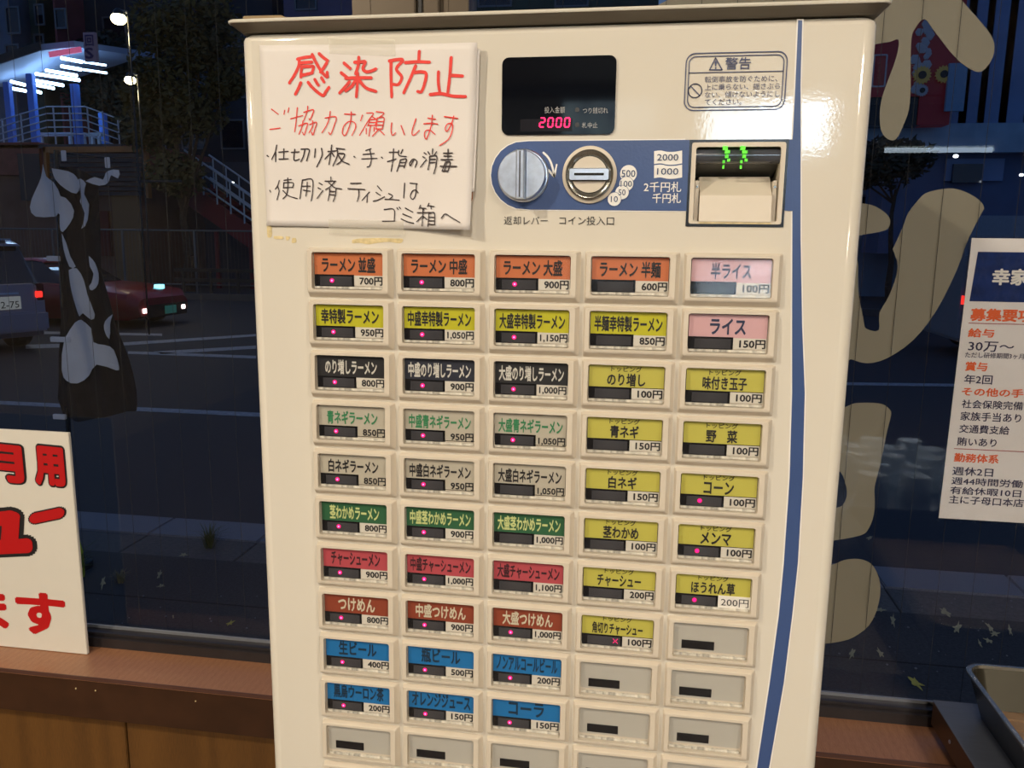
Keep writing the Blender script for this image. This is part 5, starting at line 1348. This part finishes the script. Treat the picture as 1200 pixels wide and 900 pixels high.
bxp(1110, 186, 1175, 212, bq+.3, bq+.45).build('lit_panel', m_cl, rb)
w_ = bxp(1118, 192, 1150, 214, bq+.2, bq+.35).build('window', m_carglass, rb)
m_rs = mat('red_sign', (.17, .014, .022), .5, emit=.10, var=.12, scale=2)
rs = empty('red_shop_front', (at(1060, 120, ry-.3).x, ry+.2, RZD+.13), 'dark red shop front with sunflower signs beyond the right window', 'shop front')
bxp(985, -60, 1122, 112, ry-.2, ry+.3).build('sign_panel', m_rs, rs)
bxp(1078, 112, 1112, 146, ry-.2, ry+.3).build('sign_panel', m_rs, rs)
bxp(985, 112, 1078, 147, ry-.15, ry+.3).build('dark_opening', m_black, rs)
bxp(1113, 74, 1129, 130, ry-.35, ry-.25).build('pale_blue_banner', mat('pale_blue_banner', (.20, .33, .50), .6), rs)
m_dim = mat('dim_blossom', (.22, .27, .36), .6, emit=.05); m_yel = mat('dim_yellow', (.40, .30, .08), .6, emit=.06)
R_ = random.Random(5)
mb = MB()
for i in range(26):
    u = 1081+R_.uniform(-7, 7)+ (3 if i < 13 else -2); v = 28+i*3.2; p = at(u, v, ry-.22); q = R_.uniform(.06, .12)
    mb.lathe_y(p.x, p.z, [(q, ry-.20), (q, ry-.23-.001*i), (q*.4, ry-.24-.001*i)], 6)
mb.build('flower_garland', m_dim, rs)
for u, v, r_, m in ((1080.5, 88, .21, m_yel), (1106, 87, .20, m_yel), (1080.5, 106, .14, m_dim), (1118, 82, .12, m_dim)):
    p = at(u, v, ry-.26); mb = MB(); pts = []
    for i in range(32):
        k = r_*(1 if i % 2 else .78); pts.append((p.x+k*math.cos(2*PI*i/32), p.z+k*math.sin(2*PI*i/32)))
    fl_ = mb.prism(pts, ry-.28, ry-.25).build('flower_sign', m, rs); MB().lathe_y(p.x, p.z, [(r_*.42, ry-.30), (r_*.42, ry-.28)], 14).build('flower_centre', m_black, fl_)
a = at(1024, 64, ry-.2); b = at(1037, 102, ry-.2)
ring(rrect(a.x, b.x, b.z, a.z, .02, 1), rrect(a.x+.03, b.x-.03, b.z+.03, a.z-.03, .02, 1), ry-.23, ry-.2).build('notice_frame', m_dim, rs)
for i in range(4):
    v = 70+i*8; p = at(1027.5, v, ry-.2); q = at(1033.5, v+5, ry-.2); text('営業時間'[i], p.x, q.x, q.z, p.z, ry-.22, m_dim, rs) if False else MB().box(p.x, q.x, ry-.23, ry-.21, q.z, p.z).build('notice_panel', m_rs, rs)
block(960, 215, 1130, 300, ry+3.0, 2, 'low_grey_building', mat('low_grey_wall', (.18, .26, .36), .8, var=.2, scale=1), 'low blue grey building beyond the right window', wins=[(1008, 228, 1030, 250), (1064, 228, 1096, 252)])
b_ = at(1047, 300, FY+.6)
tree('small_dark_tree', ((b_.x, FY+.6, RZD+.1), tuple(at(1048, 222, FY+.6))), [cw(1040, 195, .7, FY+.6), cw(1010, 190, .6, FY+.6), cw(1065, 185, .55, FY+.6), cw(1000, 205, .5, FY+.6), cw(1035, 180, .5, FY+.6)], 3500, .10, m_dgreen,
     'small dark tree on the far pavement beyond the right window', 13, .08)
wd_ = mat('white_dot_glow2', (.9, .95, 1.0), .5, emit=4)
for u, v, r_, lab in ((1038.5, 175.5, .05, 'leftmost of the small white lamps beyond the right window'), (1120, 183, .06, 'middle small white lamp beyond the right window'), (1197, 205, .05, 'small white lamp at the right edge above the poster')):
    p = at(u, v, ry-.45)
    l_ = MB().sphere(p, r_, 10, 6, .7).build('wall_lamp', wd_, smooth=2); tag(l_, lab, 'lamp')
# far right hedge of small lights and a red tail light beside the poster
p = at(1126, 360, 12.0)
rl = empty('white_van', (at(1160, 370, 12).x, 12.3, RZD), 'pale van mostly hidden behind the poster', 'car')
MB().loops([[(x, y, z) for y, z in ((11.6, .0), (11.6, 1.2), (11.75, 1.75), (13.1, 1.75), (13.25, 1.2), (13.25, .0))] for x in (at(1129, 330, 11.6).x, at(1129, 330, 11.6).x+3.6)]).build('van_body', mat('van_white', (.22, .25, .30), .4), rl, bevel=.05)
for xx in (.7, 2.9):
    for yy_ in (11.62, 13.05): MB().loops([[(at(1129, 330, 11.6).x+xx+q*math.cos(2*PI*i/20), y, RZD+.32+q*math.sin(2*PI*i/20)) for i in range(20)] for q, y in ((.32, yy_), (.32, yy_+.18))]).build('tyre', m_tyre, rl)
cpx = at(1129, 352, 11.5)
MB().box(cpx.x+.0, cpx.x+.03, 11.55, 11.585, cpx.z-.06, cpx.z+.06).build('tail_lamp', m_tail, rl)
